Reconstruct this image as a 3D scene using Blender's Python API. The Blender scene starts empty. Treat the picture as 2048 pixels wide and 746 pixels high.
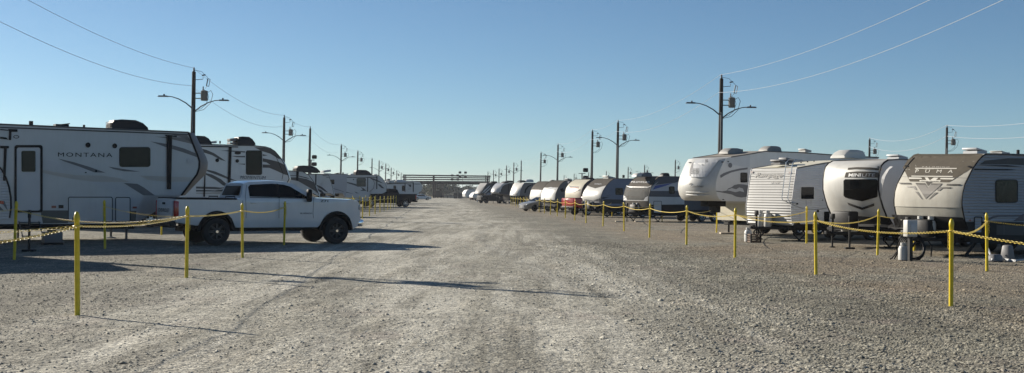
import bpy, bmesh, math, random
import numpy as np
from mathutils import Vector, Matrix, Euler
from mathutils.geometry import tessellate_polygon
random.seed(7); RNG = np.random.default_rng(11)
R = math.radians
scene = bpy.context.scene
COL = scene.collection
# ------------------------------------------------------------------ camera
F, CH = 2350.0, 1.7                       # focal length in pixels of the 2048 wide photo, eye height
cam = bpy.data.cameras.new('camera'); camo = bpy.data.objects.new('camera', cam); COL.objects.link(camo)
cam.sensor_width = 36; cam.lens = F / 2048 * 36; cam.clip_end = 9000; cam.clip_start = .1
CR = Matrix.Rotation(R(90 + .383), 3, 'X') @ Matrix.Rotation(R(.70), 3, 'Z')
camo.matrix_world = Matrix.Translation((0, 0, CH)) @ CR.to_4x4()
scene.camera = camo
CO = Vector((0, 0, CH))
def ray(px, py):
    return CR @ Vector(((px - 1024) / F, -(py - 373) / F, -1))
def G(px, py, z=0.0):                      # point of a horizontal plane seen at a pixel
    d = ray(px, py); t = (z - CH) / d.z
    p = CO + d * t; return Vector((p.x, p.y, z))
def D(px, py, dep):                        # point seen at a pixel at a given distance
    d = ray(px, py); return CO + d * (dep / d.y)
def K(x0, y0, s):                          # a point read off an enlarged detail of the photo
    return lambda *pts: [(x0 + a / s, y0 + b / s) for a, b in pts]
# ------------------------------------------------------------------ materials
MATS = {}
def pm(name, col, rough=.5, metal=0., var=.08, scale=2., bump=0., bscale=30., coat=0., dirt=0., wave=None, spec=.5, emit=None):
    if name in MATS: return MATS[name]
    m = bpy.data.materials.new(name); m.use_nodes = True; nt = m.node_tree; N = nt.nodes; L = nt.links
    b = N['Principled BSDF']
    b.inputs['Roughness'].default_value = rough; b.inputs['Metallic'].default_value = metal
    b.inputs['Coat Weight'].default_value = coat; b.inputs['Coat Roughness'].default_value = .06
    b.inputs['Specular IOR Level'].default_value = spec
    tc = N.new('ShaderNodeTexCoord')
    no = N.new('ShaderNodeTexNoise'); no.inputs['Scale'].default_value = scale; no.inputs['Detail'].default_value = 5
    L.new(tc.outputs['Object'], no.inputs['Vector'])
    mr = N.new('ShaderNodeMapRange'); mr.inputs['From Min'].default_value = .3; mr.inputs['From Max'].default_value = .7
    mr.inputs['To Min'].default_value = 1 - var; mr.inputs['To Max'].default_value = 1 + var
    L.new(no.outputs['Fac'], mr.inputs['Value'])
    mx = N.new('ShaderNodeMix'); mx.data_type = 'RGBA'; mx.blend_type = 'MULTIPLY'; mx.inputs['Factor'].default_value = 1
    mx.inputs[6].default_value = (*col, 1); L.new(mr.outputs['Result'], mx.inputs[7])
    out = mx.outputs[2]
    if dirt:                                # streaky dust with a shape of its own
        mp = N.new('ShaderNodeMapping'); mp.inputs['Scale'].default_value = (5, 5, .7)
        L.new(tc.outputs['Object'], mp.inputs['Vector'])
        n2 = N.new('ShaderNodeTexNoise'); n2.inputs['Scale'].default_value = 1.6; n2.inputs['Detail'].default_value = 7
        n2.inputs['Roughness'].default_value = .65
        L.new(mp.outputs['Vector'], n2.inputs['Vector'])
        r2 = N.new('ShaderNodeMapRange'); r2.inputs['From Min'].default_value = .45; r2.inputs['From Max'].default_value = .8
        r2.inputs['To Max'].default_value = dirt; L.new(n2.outputs['Fac'], r2.inputs['Value'])
        m2 = N.new('ShaderNodeMix'); m2.data_type = 'RGBA'; m2.inputs[7].default_value = (.22, .18, .13, 1)
        L.new(out, m2.inputs[6]); L.new(r2.outputs['Result'], m2.inputs['Factor']); out = m2.outputs[2]
    L.new(out, b.inputs['Base Color'])
    if bump:
        n3 = N.new('ShaderNodeTexNoise'); n3.inputs['Scale'].default_value = bscale; n3.inputs['Detail'].default_value = 3
        L.new(tc.outputs['Object'], n3.inputs['Vector'])
        bp = N.new('ShaderNodeBump'); bp.inputs['Strength'].default_value = bump; bp.inputs['Distance'].default_value = .02
        L.new(n3.outputs['Fac'], bp.inputs['Height']); L.new(bp.outputs['Normal'], b.inputs['Normal'])
    if wave:                                # horizontal corrugation of metal siding
        w = N.new('ShaderNodeTexWave'); w.wave_type = 'BANDS'; w.bands_direction = 'Z'; w.wave_profile = 'SIN'
        w.inputs['Scale'].default_value = wave[0]; L.new(tc.outputs['Object'], w.inputs['Vector'])
        bp = N.new('ShaderNodeBump'); bp.inputs['Strength'].default_value = wave[1]; bp.inputs['Distance'].default_value = .03
        L.new(w.outputs['Fac'], bp.inputs['Height']); L.new(bp.outputs['Normal'], b.inputs['Normal'])
    if emit:
        b.inputs['Emission Color'].default_value = (*emit[0], 1); b.inputs['Emission Strength'].default_value = emit[1]
    MATS[name] = m; return m
WHITE = pm('white gelcoat', (.50, .50, .49), .4, var=.04, dirt=.10, coat=.15)
FRWHITE = pm('weathered white cap', (.45, .445, .42), .42, var=.06, dirt=.18, coat=.1)
CREAM = pm('cream cap', (.46, .43, .335), .45, var=.06, dirt=.15, coat=.1)
SILVER = pm('silver grey gelcoat', (.36, .36, .36), .3, var=.05, dirt=.10, coat=.4)
LGREY = pm('light grey panel', (.42, .43, .44), .4, var=.05, dirt=.08)
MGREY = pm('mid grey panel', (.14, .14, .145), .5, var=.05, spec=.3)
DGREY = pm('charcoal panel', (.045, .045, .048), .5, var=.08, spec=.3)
TAUPE = pm('taupe cap', (.088, .078, .063), .7, spec=.06, var=.07, dirt=.12)
TAUPE2 = pm('taupe grey cap', (.075, .068, .06), .7, var=.07, dirt=.10, spec=.06)
TAN = pm('faded tan stripe', (.40, .375, .34), .4, var=.06)
NAVY = pm('navy side panel', (.025, .028, .05), .35, var=.1)
BLUE = pm('blue decal', (.02, .05, .25), .35)
SLATE = pm('slate blue side', (.12, .15, .22), .4, var=.08)
BLACK = pm('black trim', (.007, .007, .008), .55, var=.1, spec=.2)
RUB = pm('tyre rubber', (.018, .018, .019), .85, var=.25, scale=8, bump=.3, bscale=40)
GLASS = pm('dark tinted glass', (.004, .0045, .005), .08, var=.02, spec=.18)
GLASS2 = pm('smoked glass', (.010, .012, .009), .14, var=.3, spec=.15, scale=4)
ALU = pm('brushed aluminium', (.55, .55, .54), .3, 1., var=.05)
CHROME = pm('chrome', (.75, .75, .75), .1, 1., var=.02)
STEEL = pm('black painted steel', (.016, .016, .016), .6, var=.2, spec=.25)
ROOF = pm('rubber roof membrane', (.40, .385, .35), .7, var=.12, dirt=.35)
PLAST = pm('white plastic', (.42, .42, .40), .45, var=.05, dirt=.1)
PSHELL = pm('black plastic shroud', (.014, .014, .015), .55, var=.1, spec=.3)
SIDING = pm('corrugated white siding', (.37, .37, .36), .45, var=.05, dirt=.14, wave=(3.0, .9))
SIDEW = pm('white siding fine ribs', (.50, .51, .52), .4, var=.05, dirt=.10, wave=(3.6, .5))
GSIDE = pm('grey siding fine ribs', (.30, .31, .33), .4, var=.05, dirt=.10, wave=(3.6, .55))
YEL = pm('yellow paint', (.60, .46, .02), .4, var=.15, scale=9, dirt=.2)
YELC = pm('yellow plastic chain', (.66, .50, .10), .4, var=.06)
RED = pm('red lens', (.35, .01, .008), .15, coat=.6)
REDP = pm('red truck paint', (.30, .018, .012), .25, coat=.8, var=.04, dirt=.1)
BLKP = pm('black truck paint', (.006, .006, .007), .5, coat=.0, var=.05, spec=.2)
WHTP = pm('white truck paint', (.57, .58, .59), .3, coat=.8, var=.03, dirt=.08)
SILP = pm('silver car paint', (.22, .22, .215), .35, .2, coat=.4, var=.03)
RUST = pm('rusty pipe', (.016, .011, .010), .8, var=.3, scale=1, spec=.2)
WOOD = pm('dark creosoted wood pole', (.020, .018, .016), .85, var=.25, scale=4, bump=.4, bscale=25)
GALV = pm('galvanised grey metal', (.09, .10, .11), .55, .4, var=.1)
TRANS = pm('transformer grey paint', (.13, .14, .14), .5, var=.08)
WIRE = pm('aluminium wire', (.42, .46, .50), .45, .2, var=.02)
DUSTY = pm('dusty plywood', (.40, .34, .26), .8, var=.15)
MOSS = pm('olive belly band', (.10, .10, .085), .6, var=.1)
# ------------------------------------------------------------------ objects
def link(name, me, mat=None, parent=None, smooth=None):
    o = bpy.data.objects.new(name, me); COL.objects.link(o)
    if mat is not None:
        for m_ in (mat if isinstance(mat, (list, tuple)) else [mat]): me.materials.append(m_)
    if parent is not None: o.parent = parent
    if smooth:
        me.shade_smooth(); me.set_sharp_from_angle(angle=R(smooth))
    return o
def frombm(name, bm, mat, parent=None, smooth=None, norm=True):
    if norm: bmesh.ops.recalc_face_normals(bm, faces=bm.faces)
    me = bpy.data.meshes.new(name); bm.to_mesh(me); bm.free()
    return link(name, me, mat, parent, smooth)
def tag(o, label=None, cat=None, group=None, kind=None):
    if label: o['label'] = label
    if cat: o['category'] = cat
    if group: o['group'] = group
    if kind: o['kind'] = kind
    return o
def empty(name, loc, rz=0., label=None, cat=None, group=None):
    o = bpy.data.objects.new(name, None); COL.objects.link(o); o.location = loc; o.rotation_euler = (0, 0, rz)
    o.empty_display_size = .3
    return tag(o, label, cat, group)
def kids(o): return [c for c in list(bpy.data.objects) if c.parent == o]
def copy_tree(o, parent=None):
    c = o.copy(); COL.objects.link(c)
    if parent is not None: c.parent = parent
    for ch in kids(o): copy_tree(ch, c)
    return c
def box(bm, c, s, bev=0., rot=None, taper=0.):
    r = bmesh.ops.create_cube(bm, size=1.)['verts']
    for v in r:
        k = 1 - taper * (v.co.z + .5)
        v.co = Vector((v.co.x * s[0] * k, v.co.y * s[1] * k, v.co.z * s[2]))
    if bev:
        es = list({e for v in r for e in v.link_edges})
        q = bmesh.ops.bevel(bm, geom=es, offset=bev, segments=2, affect='EDGES', profile=.5)
        r = list({v for f in q['faces'] for v in f.verts} | {v for v in r if v.is_valid})
    M = (rot.to_4x4() if rot else Matrix.Identity(4)); M.translation = Vector(c)
    seen = set()
    for v in r:
        if v.is_valid and v not in seen:
            seen.add(v); v.co = M @ v.co
def tube(bm, pts, r, n=8, cap=True):
    pts = [Vector(p) for p in pts]; rs = r if isinstance(r, (list, tuple)) else [r] * len(pts)
    rings = []; up = Vector((0, 0, 1)); prev = None
    for i, p in enumerate(pts):
        d = (pts[min(i + 1, len(pts) - 1)] - pts[max(i - 1, 0)]).normalized()
        if prev is None:
            a = d.orthogonal() if abs(d.z) > .95 else d.cross(up)
        else: a = prev - d * prev.dot(d)
        a.normalize(); prev = a; b = d.cross(a)
        rings.append([bm.verts.new(p + (a * math.cos(2 * math.pi * k / n) + b * math.sin(2 * math.pi * k / n)) * rs[i]) for k in range(n)])
    for i in range(len(rings) - 1):
        for k in range(n):
            bm.faces.new((rings[i][k], rings[i][(k + 1) % n], rings[i + 1][(k + 1) % n], rings[i + 1][k]))
    if cap:
        bm.faces.new(rings[0][::-1]); bm.faces.new(rings[-1])
def lathe(bm, prof, c=(0, 0, 0), n=16, M=None):   # prof: (radius, height) about local z
    M = M or Matrix.Identity(3); c = Vector(c); rings = []
    for r, h in prof:
        rings.append([bm.verts.new(c + M @ Vector((r * math.cos(2 * math.pi * k / n), r * math.sin(2 * math.pi * k / n), h))) for k in range(n)])
    for i in range(len(rings) - 1):
        for k in range(n): bm.faces.new((rings[i][k], rings[i][(k + 1) % n], rings[i + 1][(k + 1) % n], rings[i + 1][k]))
    bm.faces.new(rings[0][::-1]); bm.faces.new(rings[-1])
def mk(fn, name, mat, parent=None, smooth=None):
    bm = bmesh.new(); fn(bm); return frombm(name, bm, mat, parent, smooth)
def rrect(x0, y0, x1, y1, r=3., n=4):      # rounded rectangle
    out = []
    for cx, cy, a in ((x1 - r, y0 + r, -90), (x1 - r, y1 - r, 0), (x0 + r, y1 - r, 90), (x0 + r, y0 + r, 180)):
        for k in range(n + 1):
            t = R(a + 90 * k / n); out.append((cx + r * math.cos(t), cy + r * math.sin(t)))
    return out
def circle(cx, cy, r, ry=None, n=16):
    return [(cx + r * math.cos(2 * math.pi * k / n), cy + (ry or r) * math.sin(2 * math.pi * k / n)) for k in range(n)]
def stroke(pts, w, w2=None):               # a line of pixels as a thin polygon
    n = len(pts); a = []; b = []
    for i, (x, y) in enumerate(pts):
        x0, y0 = pts[max(i - 1, 0)]; x1, y1 = pts[min(i + 1, n - 1)]
        l = math.hypot(x1 - x0, y1 - y0) or 1; nx, ny = -(y1 - y0) / l, (x1 - x0) / l
        ww = (w + ((w2 if w2 is not None else w) - w) * i / max(n - 1, 1)) / 2
        a.append((x + nx * ww, y + ny * ww)); b.append((x - nx * ww, y - ny * ww))
    return a + b[::-1]
def textpoly(body, px, py, h, w=None, slope=0., shear=0., space=1., bold=0.):
    cu = bpy.data.curves.new('text', 'FONT'); cu.body = body; cu.size = 1; cu.shear = shear; cu.space_character = space
    cu.resolution_u = 3; cu.offset = bold
    o = bpy.data.objects.new('text', cu); me = bpy.data.meshes.new_from_object(o)
    vs = [v.co.copy() for v in me.vertices]; fs = [tuple(p.vertices) for p in me.polygons]
    bpy.data.objects.remove(o); bpy.data.meshes.remove(me); bpy.data.curves.remove(cu)
    x0 = min(v.x for v in vs); x1 = max(v.x for v in vs); y1 = max(v.y for v in vs)
    s = h / y1; sx = (w / (x1 - x0)) if w else s
    return [(px + (v.x - x0) * sx, py - v.y * s + slope * (v.x - x0) * sx) for v in vs], fs

class Rig:
    """A vehicle's own frame: x forward, y to its left, z up; its near side is the plane y = sg*W/2."""
    def __init__(s, name, px, dep, head, sg, W, label, cat, group=None):
        s.h = R(head); s.sg = sg; s.W = W
        d = ray(px, 390); p = d * (dep / d.y)
        s.ax = Vector((math.cos(s.h), math.sin(s.h), 0)); s.ay = Vector((-math.sin(s.h), math.cos(s.h), 0))
        s.o = Vector((p.x, p.y, 0)) - s.ay * (sg * W / 2)
        s.root = empty(name, s.o, s.h, label, cat, group)
        s.prof = None
    def loc(s, p): q = p - s.o; return Vector((q.dot(s.ax), q.dot(s.ay), q.z))
    def side(s, px, py, inset=0.):
        d = ray(px, py); y = s.sg * (s.W / 2 - inset)
        t = (y - (CO - s.o).dot(s.ay)) / d.dot(s.ay); q = s.loc(CO + d * t); return q.x, q.z
    def end(s, px, py, xl):
        d = ray(px, py); t = (xl - (CO - s.o).dot(s.ax)) / d.dot(s.ax); q = s.loc(CO + d * t); return q.y, q.z
    # body -------------------------------------------------------
    def bulge(s, x, u):
        t = min(max((x - s.bx) / max(s.bl, 1e-3), 0), 1); t = t * t * (3 - 2 * t)
        return x + s.B * t * (1 - abs(u) ** s.bp)
    def body(s, top, front, bottom, rear, B=.15, bl=.8, bp=3., mats=(WHITE, FRWHITE, ROOF), trim=None, edge=.03, wall='wall', cut=None):
        """top: roof points rear to front; front: points top to bottom; bottom: front to rear (all local x, z)"""
        s.B = B; s.bp = bp; s.bx = max(p[0] for p in front) - bl; s.bl = bl
        s.frontp = front; zt = [p[1] for p in front]
        out = list(top) + list(front) + list(bottom); nt = len(top); nf = len(front)
        U = [-1, -.97, -.85, -.6, -.3, 0, .3, .6, .85, .97, 1]
        def vert(bm, p, u, c=0.):
            return bm.verts.new((s.bulge(p[0], u), u * s.W / 2, p[1] + c * (1 - u * u)))
        def strip(name, pts, mat, sm=35, c=0.):
            bm = bmesh.new(); g = [[vert(bm, p, u, c) for u in U] for p in pts]
            for i in range(len(g) - 1):
                for j in range(len(U) - 1): bm.faces.new((g[i][j], g[i][j + 1], g[i + 1][j + 1], g[i + 1][j]))
            return frombm(name, bm, mat, s.root, sm)
        if cut:
            zc, um = cut; fp = [top[-1]] + list(front); k = next(i for i in range(1, len(fp)) if fp[i][1] <= zc)
            a, b = fp[k - 1], fp[k]; t = (a[1] - zc) / (a[1] - b[1]); m_ = (a[0] + (b[0] - a[0]) * t, zc)
            strip('upper_cap', fp[:k] + [m_], um); s.cap = strip('front_cap', [m_] + fp[k:], mats[1])
        else: s.cap = strip('front_cap', [top[-1]] + list(front), mats[1])
        s.roofo = strip('roof', list(top), mats[2], c=.03)
        bm = bmesh.new()
        A = [vert(bm, p, 1) for p in out]; Bv = [vert(bm, p, -1) for p in out]
        bm.faces.new(A); bm.faces.new(Bv[::-1])
        rest = list(range(nt + nf - 1, len(out))) + [0]
        for i in range(len(rest) - 1):
            a, b = rest[i], rest[i + 1]; bm.faces.new((A[a], A[b], Bv[b], Bv[a]))
        bmesh.ops.triangulate(bm, faces=[f for f in bm.faces if len(f.verts) > 4])
        s.wall = frombm(wall, bm, mats[0], s.root)
        if trim:
            for u in (1, -1):
                mk(lambda bm: tube(bm, [(s.bulge(p[0], u), u * (s.W / 2 + .004), p[1]) for p in [top[-1]] + list(front)], edge, 6), 'edge_trim', trim, s.root, 40)
        for u in (1, -1):
            mk(lambda bm: tube(bm, [(p[0], u * (s.W / 2 + .01), p[1] + .0) for p in top], .028, 6), 'roof_rail', pm('roof rail metal', (.10, .10, .10), .5), s.root, 40)
    def onfront(s, px, py):
        d = ray(px, py); o = CO - s.o
        P = [ (p[0], p[1]) for p in s.frontp]
        def X(y, z):
            u = min(abs(2 * y / s.W), 1)
            z = min(max(z, P[-1][1]), P[0][1])
            for (xa, za), (xb, zb) in zip(P, P[1:]):
                if zb <= z <= za:
                    k = (za - z) / max(za - zb, 1e-6); return s.bulge(xa + (xb - xa) * k, u)
            return s.bulge(P[0][0], u)
        def q(t):
            w = o + d * t; return Vector((w.dot(s.ax), w.dot(s.ay), w.z + 0.))
        # march along the ray until it passes inside the cap
        t0 = (max(p[0] for p in P) + s.B + .3 - o.dot(s.ax)) / d.dot(s.ax); t = t0; st = .02
        for k in range(400):
            c = q(t + st)
            if c.x < X(c.y, c.z): break
            t += st
        a, b = t, t + st
        for k in range(14):
            m = (a + b) / 2; c = q(m)
            if c.x < X(c.y, c.z): b = m
            else: a = m
        return q(a)
    def decal(s, name, polys, mat, where='side', off=.005, label=None, xl=None, inset=0., parent=None, step=6.):
        """polys: pixel polygons (or (verts, faces) from textpoly) laid on the body"""
        if len(polys) > 1 and name in ('speaker', 'belly_band', 'marker_light', 'outlet_cover', 'awning_arm', 'slide_trim', 'pillar', 'lower_cap_panel', 'cap_outline'):
            return [s.decal(name, [P], mat, where, off, label, xl, inset, parent, step) for P in polys][0]
        bm = bmesh.new()
        for P in polys:
            if isinstance(P, tuple): vs, fs = P
            else:
                vs = P; fs = [tuple(range(len(P)))]
            V = [bm.verts.new((a, -b, 0)) for a, b in vs]
            for f in fs:
                try: bm.faces.new([V[i] for i in f])
                except ValueError: pass
        bmesh.ops.triangulate(bm, faces=bm.faces[:])
        if where == 'front' and step:
            xs = [v.co.x for v in bm.verts]; ys = [v.co.y for v in bm.verts]
            for ax_, lo, hi in ((1, min(ys), max(ys)), (0, min(xs), max(xs))):
                k = lo + step
                while k < hi:
                    co = (k, 0, 0) if ax_ == 0 else (0, k, 0); no = (1, 0, 0) if ax_ == 0 else (0, 1, 0)
                    bmesh.ops.bisect_plane(bm, geom=bm.verts[:] + bm.edges[:] + bm.faces[:], plane_co=co, plane_no=no, dist=1e-5); k += step
        for v in bm.verts:
            px, py = v.co.x, -v.co.y
            if where == 'side':
                x, z = s.side(px, py, inset - off); v.co = Vector((x, s.sg * (s.W / 2 - inset + off), z))
            elif where == 'end':
                y, z = s.end(px, py, xl); v.co = Vector((xl, y, z))
            else:
                c = s.onfront(px, py); dd = (s.loc(CO) - c).normalized(); v.co = c + dd * (off * 1.6)
        o = frombm(name, bm, mat, parent or s.root, norm=False)
        if label: o['label'] = label
        return o
    def ringdecal(s, name, outer, inner, mat, **kw):
        n = len(outer); vs = list(outer) + list(inner)
        fs = [(i, (i + 1) % n, n + (i + 1) % n, n + i) for i in range(n)]
        return s.decal(name, [(vs, fs)], mat, **kw)
    def window(s, x0, y0, x1, y1, r=3, fr=1.6, glass=GLASS, frame=BLACK, where='side', name='window'):
        w = s.decal(name, [rrect(x0 - fr, y0 - fr, x1 + fr, y1 + fr, r + fr)], frame, where=where, off=.012)
        s.decal('pane', [rrect(x0, y0, x1, y1, r)], glass, where=where, off=.018, parent=w)
        return w
    def hatch(s, x0, y0, x1, y1, r=3, t=1.6, mat=BLACK, panel=None, name='storage_door', step=True):
        o = rrect(x0, y0, x1, y1, r); i = rrect(x0 + t, y0 + t, x1 - t, y1 - t, max(r - t, .6))
        d = s.decal(name, [i], panel or WHITE, off=.012)
        s.ringdecal('gasket', o, i, mat, off=.018, parent=d); return d
    # things on the roof and underneath -------------------------
    def ac(s, px, py, L=1.0, H=.32, mat=PSHELL, name='air_conditioner', W_=.75, y=0., lab=None):
        x, z = s.end2(px, py, y); 
        def f(bm):
            prof = [(-.5, 0), (-.52, .5), (-.44, .9), (-.2, 1.), (.2, .98), (.42, .7), (.55, .3), (.56, 0)]
            g = []
            for u in (-.5, -.46, -.38, .38, .46, .5):
                k = 1 if abs(u) < .4 else (.86 if abs(u) < .48 else .5)
                g.append([bm.verts.new((x + a * L, y + u * W_, z - .02 + b * H * k)) for a, b in prof])
            for a, b in zip(g, g[1:]):
                for i in range(len(prof) - 1): bm.faces.new((a[i], a[i + 1], b[i + 1], b[i]))
            bm.faces.new(g[0]); bm.faces.new(g[-1][::-1])
        o = mk(f, name, mat, s.root, 40)
        if lab: o['label'] = lab
        def f(bm):
            for k in range(5): box(bm, (x - L * .535, y, z + H * (.12 + .13 * k)), (.02, W_ * .8, .02))
        mk(f, 'grille', STEEL, o)
        return o
    def end2(s, px, py, y):
        d = ray(px, py); t = (y - (CO - s.o).dot(s.ay)) / d.dot(s.ay); q = s.loc(CO + d * t); return q.x, q.z
    def vent(s, px, py, y=0., mat=PLAST, h=.12, w=.42, name='roof_vent'):
        x, z = s.end2(px, py, y)
        def f(bm):
            box(bm, (x, y, z + .03), (w, w, .08)); box(bm, (x + .02, y, z + .03 + h * .6), (w * 1.1, w * 1.05, h * .5), .02, Matrix.Rotation(R(-9), 3, 'Y'))
        return mk(f, name, mat, s.root, 40)
    def pipe(s, px, py, h=.2, r=.04, y=0.):
        x, z = s.end2(px, py, y)
        mk(lambda bm: tube(bm, [(x, y, z - .03), (x, y, z + h)], r, 10), 'vent_pipe', STEEL, s.root, 40)
    def wheels(s, xs, r=.36, w=.22, inset=.05, rim=ALU, spokes=6, z=None):
        for x in xs:
            for u in (1, -1): make_wheel(s.root, x, u * (s.W / 2 - inset - w / 2), r, w, u, rim, spokes)
    def chassis(s, x0, x1, z=.55, h=.2):
        def f(bm):
            for u in (-.4, .4): box(bm, ((x0 + x1) / 2, u * s.W, z), (x1 - x0, .08, h))
            n = int((x1 - x0) / 1.2)
            for k in range(n + 1): box(bm, (x0 + (x1 - x0) * k / n, 0, z), (.06, s.W * .8 - .09, h * .7))
            box(bm, ((x0 + x1) / 2, 0, z + h * .5 + .05), (x1 - x0, s.W * .92, .09))
        mk(f, 'chassis', STEEL, s.root)
    def belly(s, x0, x1, z0, z1, mat=BLACK, k=.97):
        mk(lambda bm: box(bm, ((x0 + x1) / 2, 0, (z0 + z1) / 2), (x1 - x0, s.W * k, z1 - z0), .03), 'underbelly', mat, s.root, 40)
    def scissor(s, x, y=None, h=.55, w=.62):
        y = s.sg * (s.W / 2 - .12) if y is None else y
        def f(bm):
            a = (x, y, h); b = (x - w / 2, y, h / 2); c = (x + w / 2, y, h / 2); d = (x, y, .04)
            for p, q in ((a, b), (a, c), (b, d), (c, d)): tube(bm, [p, q], .028, 6)
            tube(bm, [b, c], .014, 6)
            box(bm, (x, y, .02), (.24, .2, .05)); box(bm, (x, y, h), (.24, .12, .05))
        mk(f, 'stabilizer_jack', STEEL, s.root)
    def tongue(s, x0, ln=1.25, z=.5, tanks=True, shroud=None, tank=PLAST, foot=.05):
        def f(bm):
            for u in (1, -1): tube(bm, [(x0 - .1, u * .85, z), (x0 + ln, 0, z)], .06, 6)
            box(bm, (x0 + ln + .05, 0, z + .02), (.25, .12, .12), .02)
            box(bm, (x0 + .18, 0, z + .02), (.3, 1.1, .05))
        t = mk(f, 'hitch_tongue', STEEL, s.root)
        def f(bm):
            x = x0 + ln - .18
            tube(bm, [(x, 0, foot), (x, 0, z + .1)], .03, 8); tube(bm, [(x, 0, z - .05), (x, 0, z + .5)], .045, 8)
            box(bm, (x, 0, z + .58), (.13, .13, .18), .02); lathe(bm, [(.1, foot - .04), (.1, foot)], (x, 0, 0), 10)
        mk(f, 'tongue_jack', STEEL, s.root, 40)
        if tanks:
            for u in (-.19, .19):
                def f(bm):
                    lathe(bm, [(.13, 0), (.15, .03), (.152, .4), (.12, .5), (.05, .53), (.05, .56)], (x0 + .3, u, z + .05), 16)
                    lathe(bm, [(.09, .54), (.09, .64)], (x0 + .3, u, z + .05), 12)
                mk(f, 'propane_tank', tank, s.root, 40)
        if shroud:
            mk(lambda bm: box(bm, (x0 + .38, 0, z + .32), (.5, .72, .56), .09, taper=.18), 'tank_cover', shroud, s.root, 40)
def make_wheel(parent, x, y, r, w, u, rim=ALU, spokes=6, center=True, name='wheel'):
    M = Matrix.Rotation(R(-90 * u), 3, 'X')
    def f(bm):
        lathe(bm, [(r * .62, -w / 2), (r * .8, -w / 2), (r * .95, -w * .45), (r, -w * .3), (r, w * .3), (r * .95, w * .45), (r * .8, w / 2), (r * .62, w / 2), (r * .6, w * .3), (r*.2, w*.1)], (x, y, r), 28, M)
    t = mk(f, name, RUB, parent, 30)
    def f(bm):
        prof = [(r * .58, w * .42), (r * .64, w * .5), (r * .66, w * .5)]
        N_ = 28; cen = Vector((x, y, r)); rings = []
        for rr, hh in [(r * .66, w * .44), (r * .64, w * .52), (r * .58, w * .47), (r * .57, w * .15)]:
            rings.append([bm.verts.new(cen + M @ Vector((rr * math.cos(2 * math.pi * k / N_), rr * math.sin(2 * math.pi * k / N_), hh))) for k in range(N_)])
        for a, b in zip(rings, rings[1:]):
            for k in range(N_): bm.faces.new((a[k], a[(k + 1) % N_], b[(k + 1) % N_], b[k]))
        for k in range(spokes):
            a = 2 * math.pi * k / spokes
            q = Matrix.Rotation(a, 3, 'Z')
            vs = [(.08, -.22), (.60, -.1), (.60, .1), (.08, .22)]
            lo = [bm.verts.new(cen + M @ (q @ Vector((p * r, t_ * r * .55, w * .30)))) for p, t_ in vs]
            hi = [bm.verts.new(cen + M @ (q @ Vector((p * r, t_ * r * .38, w * .44)))) for p, t_ in vs]
            bm.faces.new(hi)
            for i in range(4): bm.faces.new((lo[i], lo[(i + 1) % 4], hi[(i + 1) % 4], hi[i]))
        lathe(bm, [(r * .16, w * .25), (r * .17, w * .46), (r * .10, w * .5)], cen, 12, M)
    mk(f, 'rim', rim, t, 30)
    return t
def S(rig, pts, inset=0.): return [rig.side(px, py, inset) for px, py in pts]
HL, HR = 33., 213.                        # the sites slant: left row noses point away, right row noses towards the drive
GRL, GRR = 'campers parked along the left side of the drive', 'campers parked along the right side of the drive'
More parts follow.
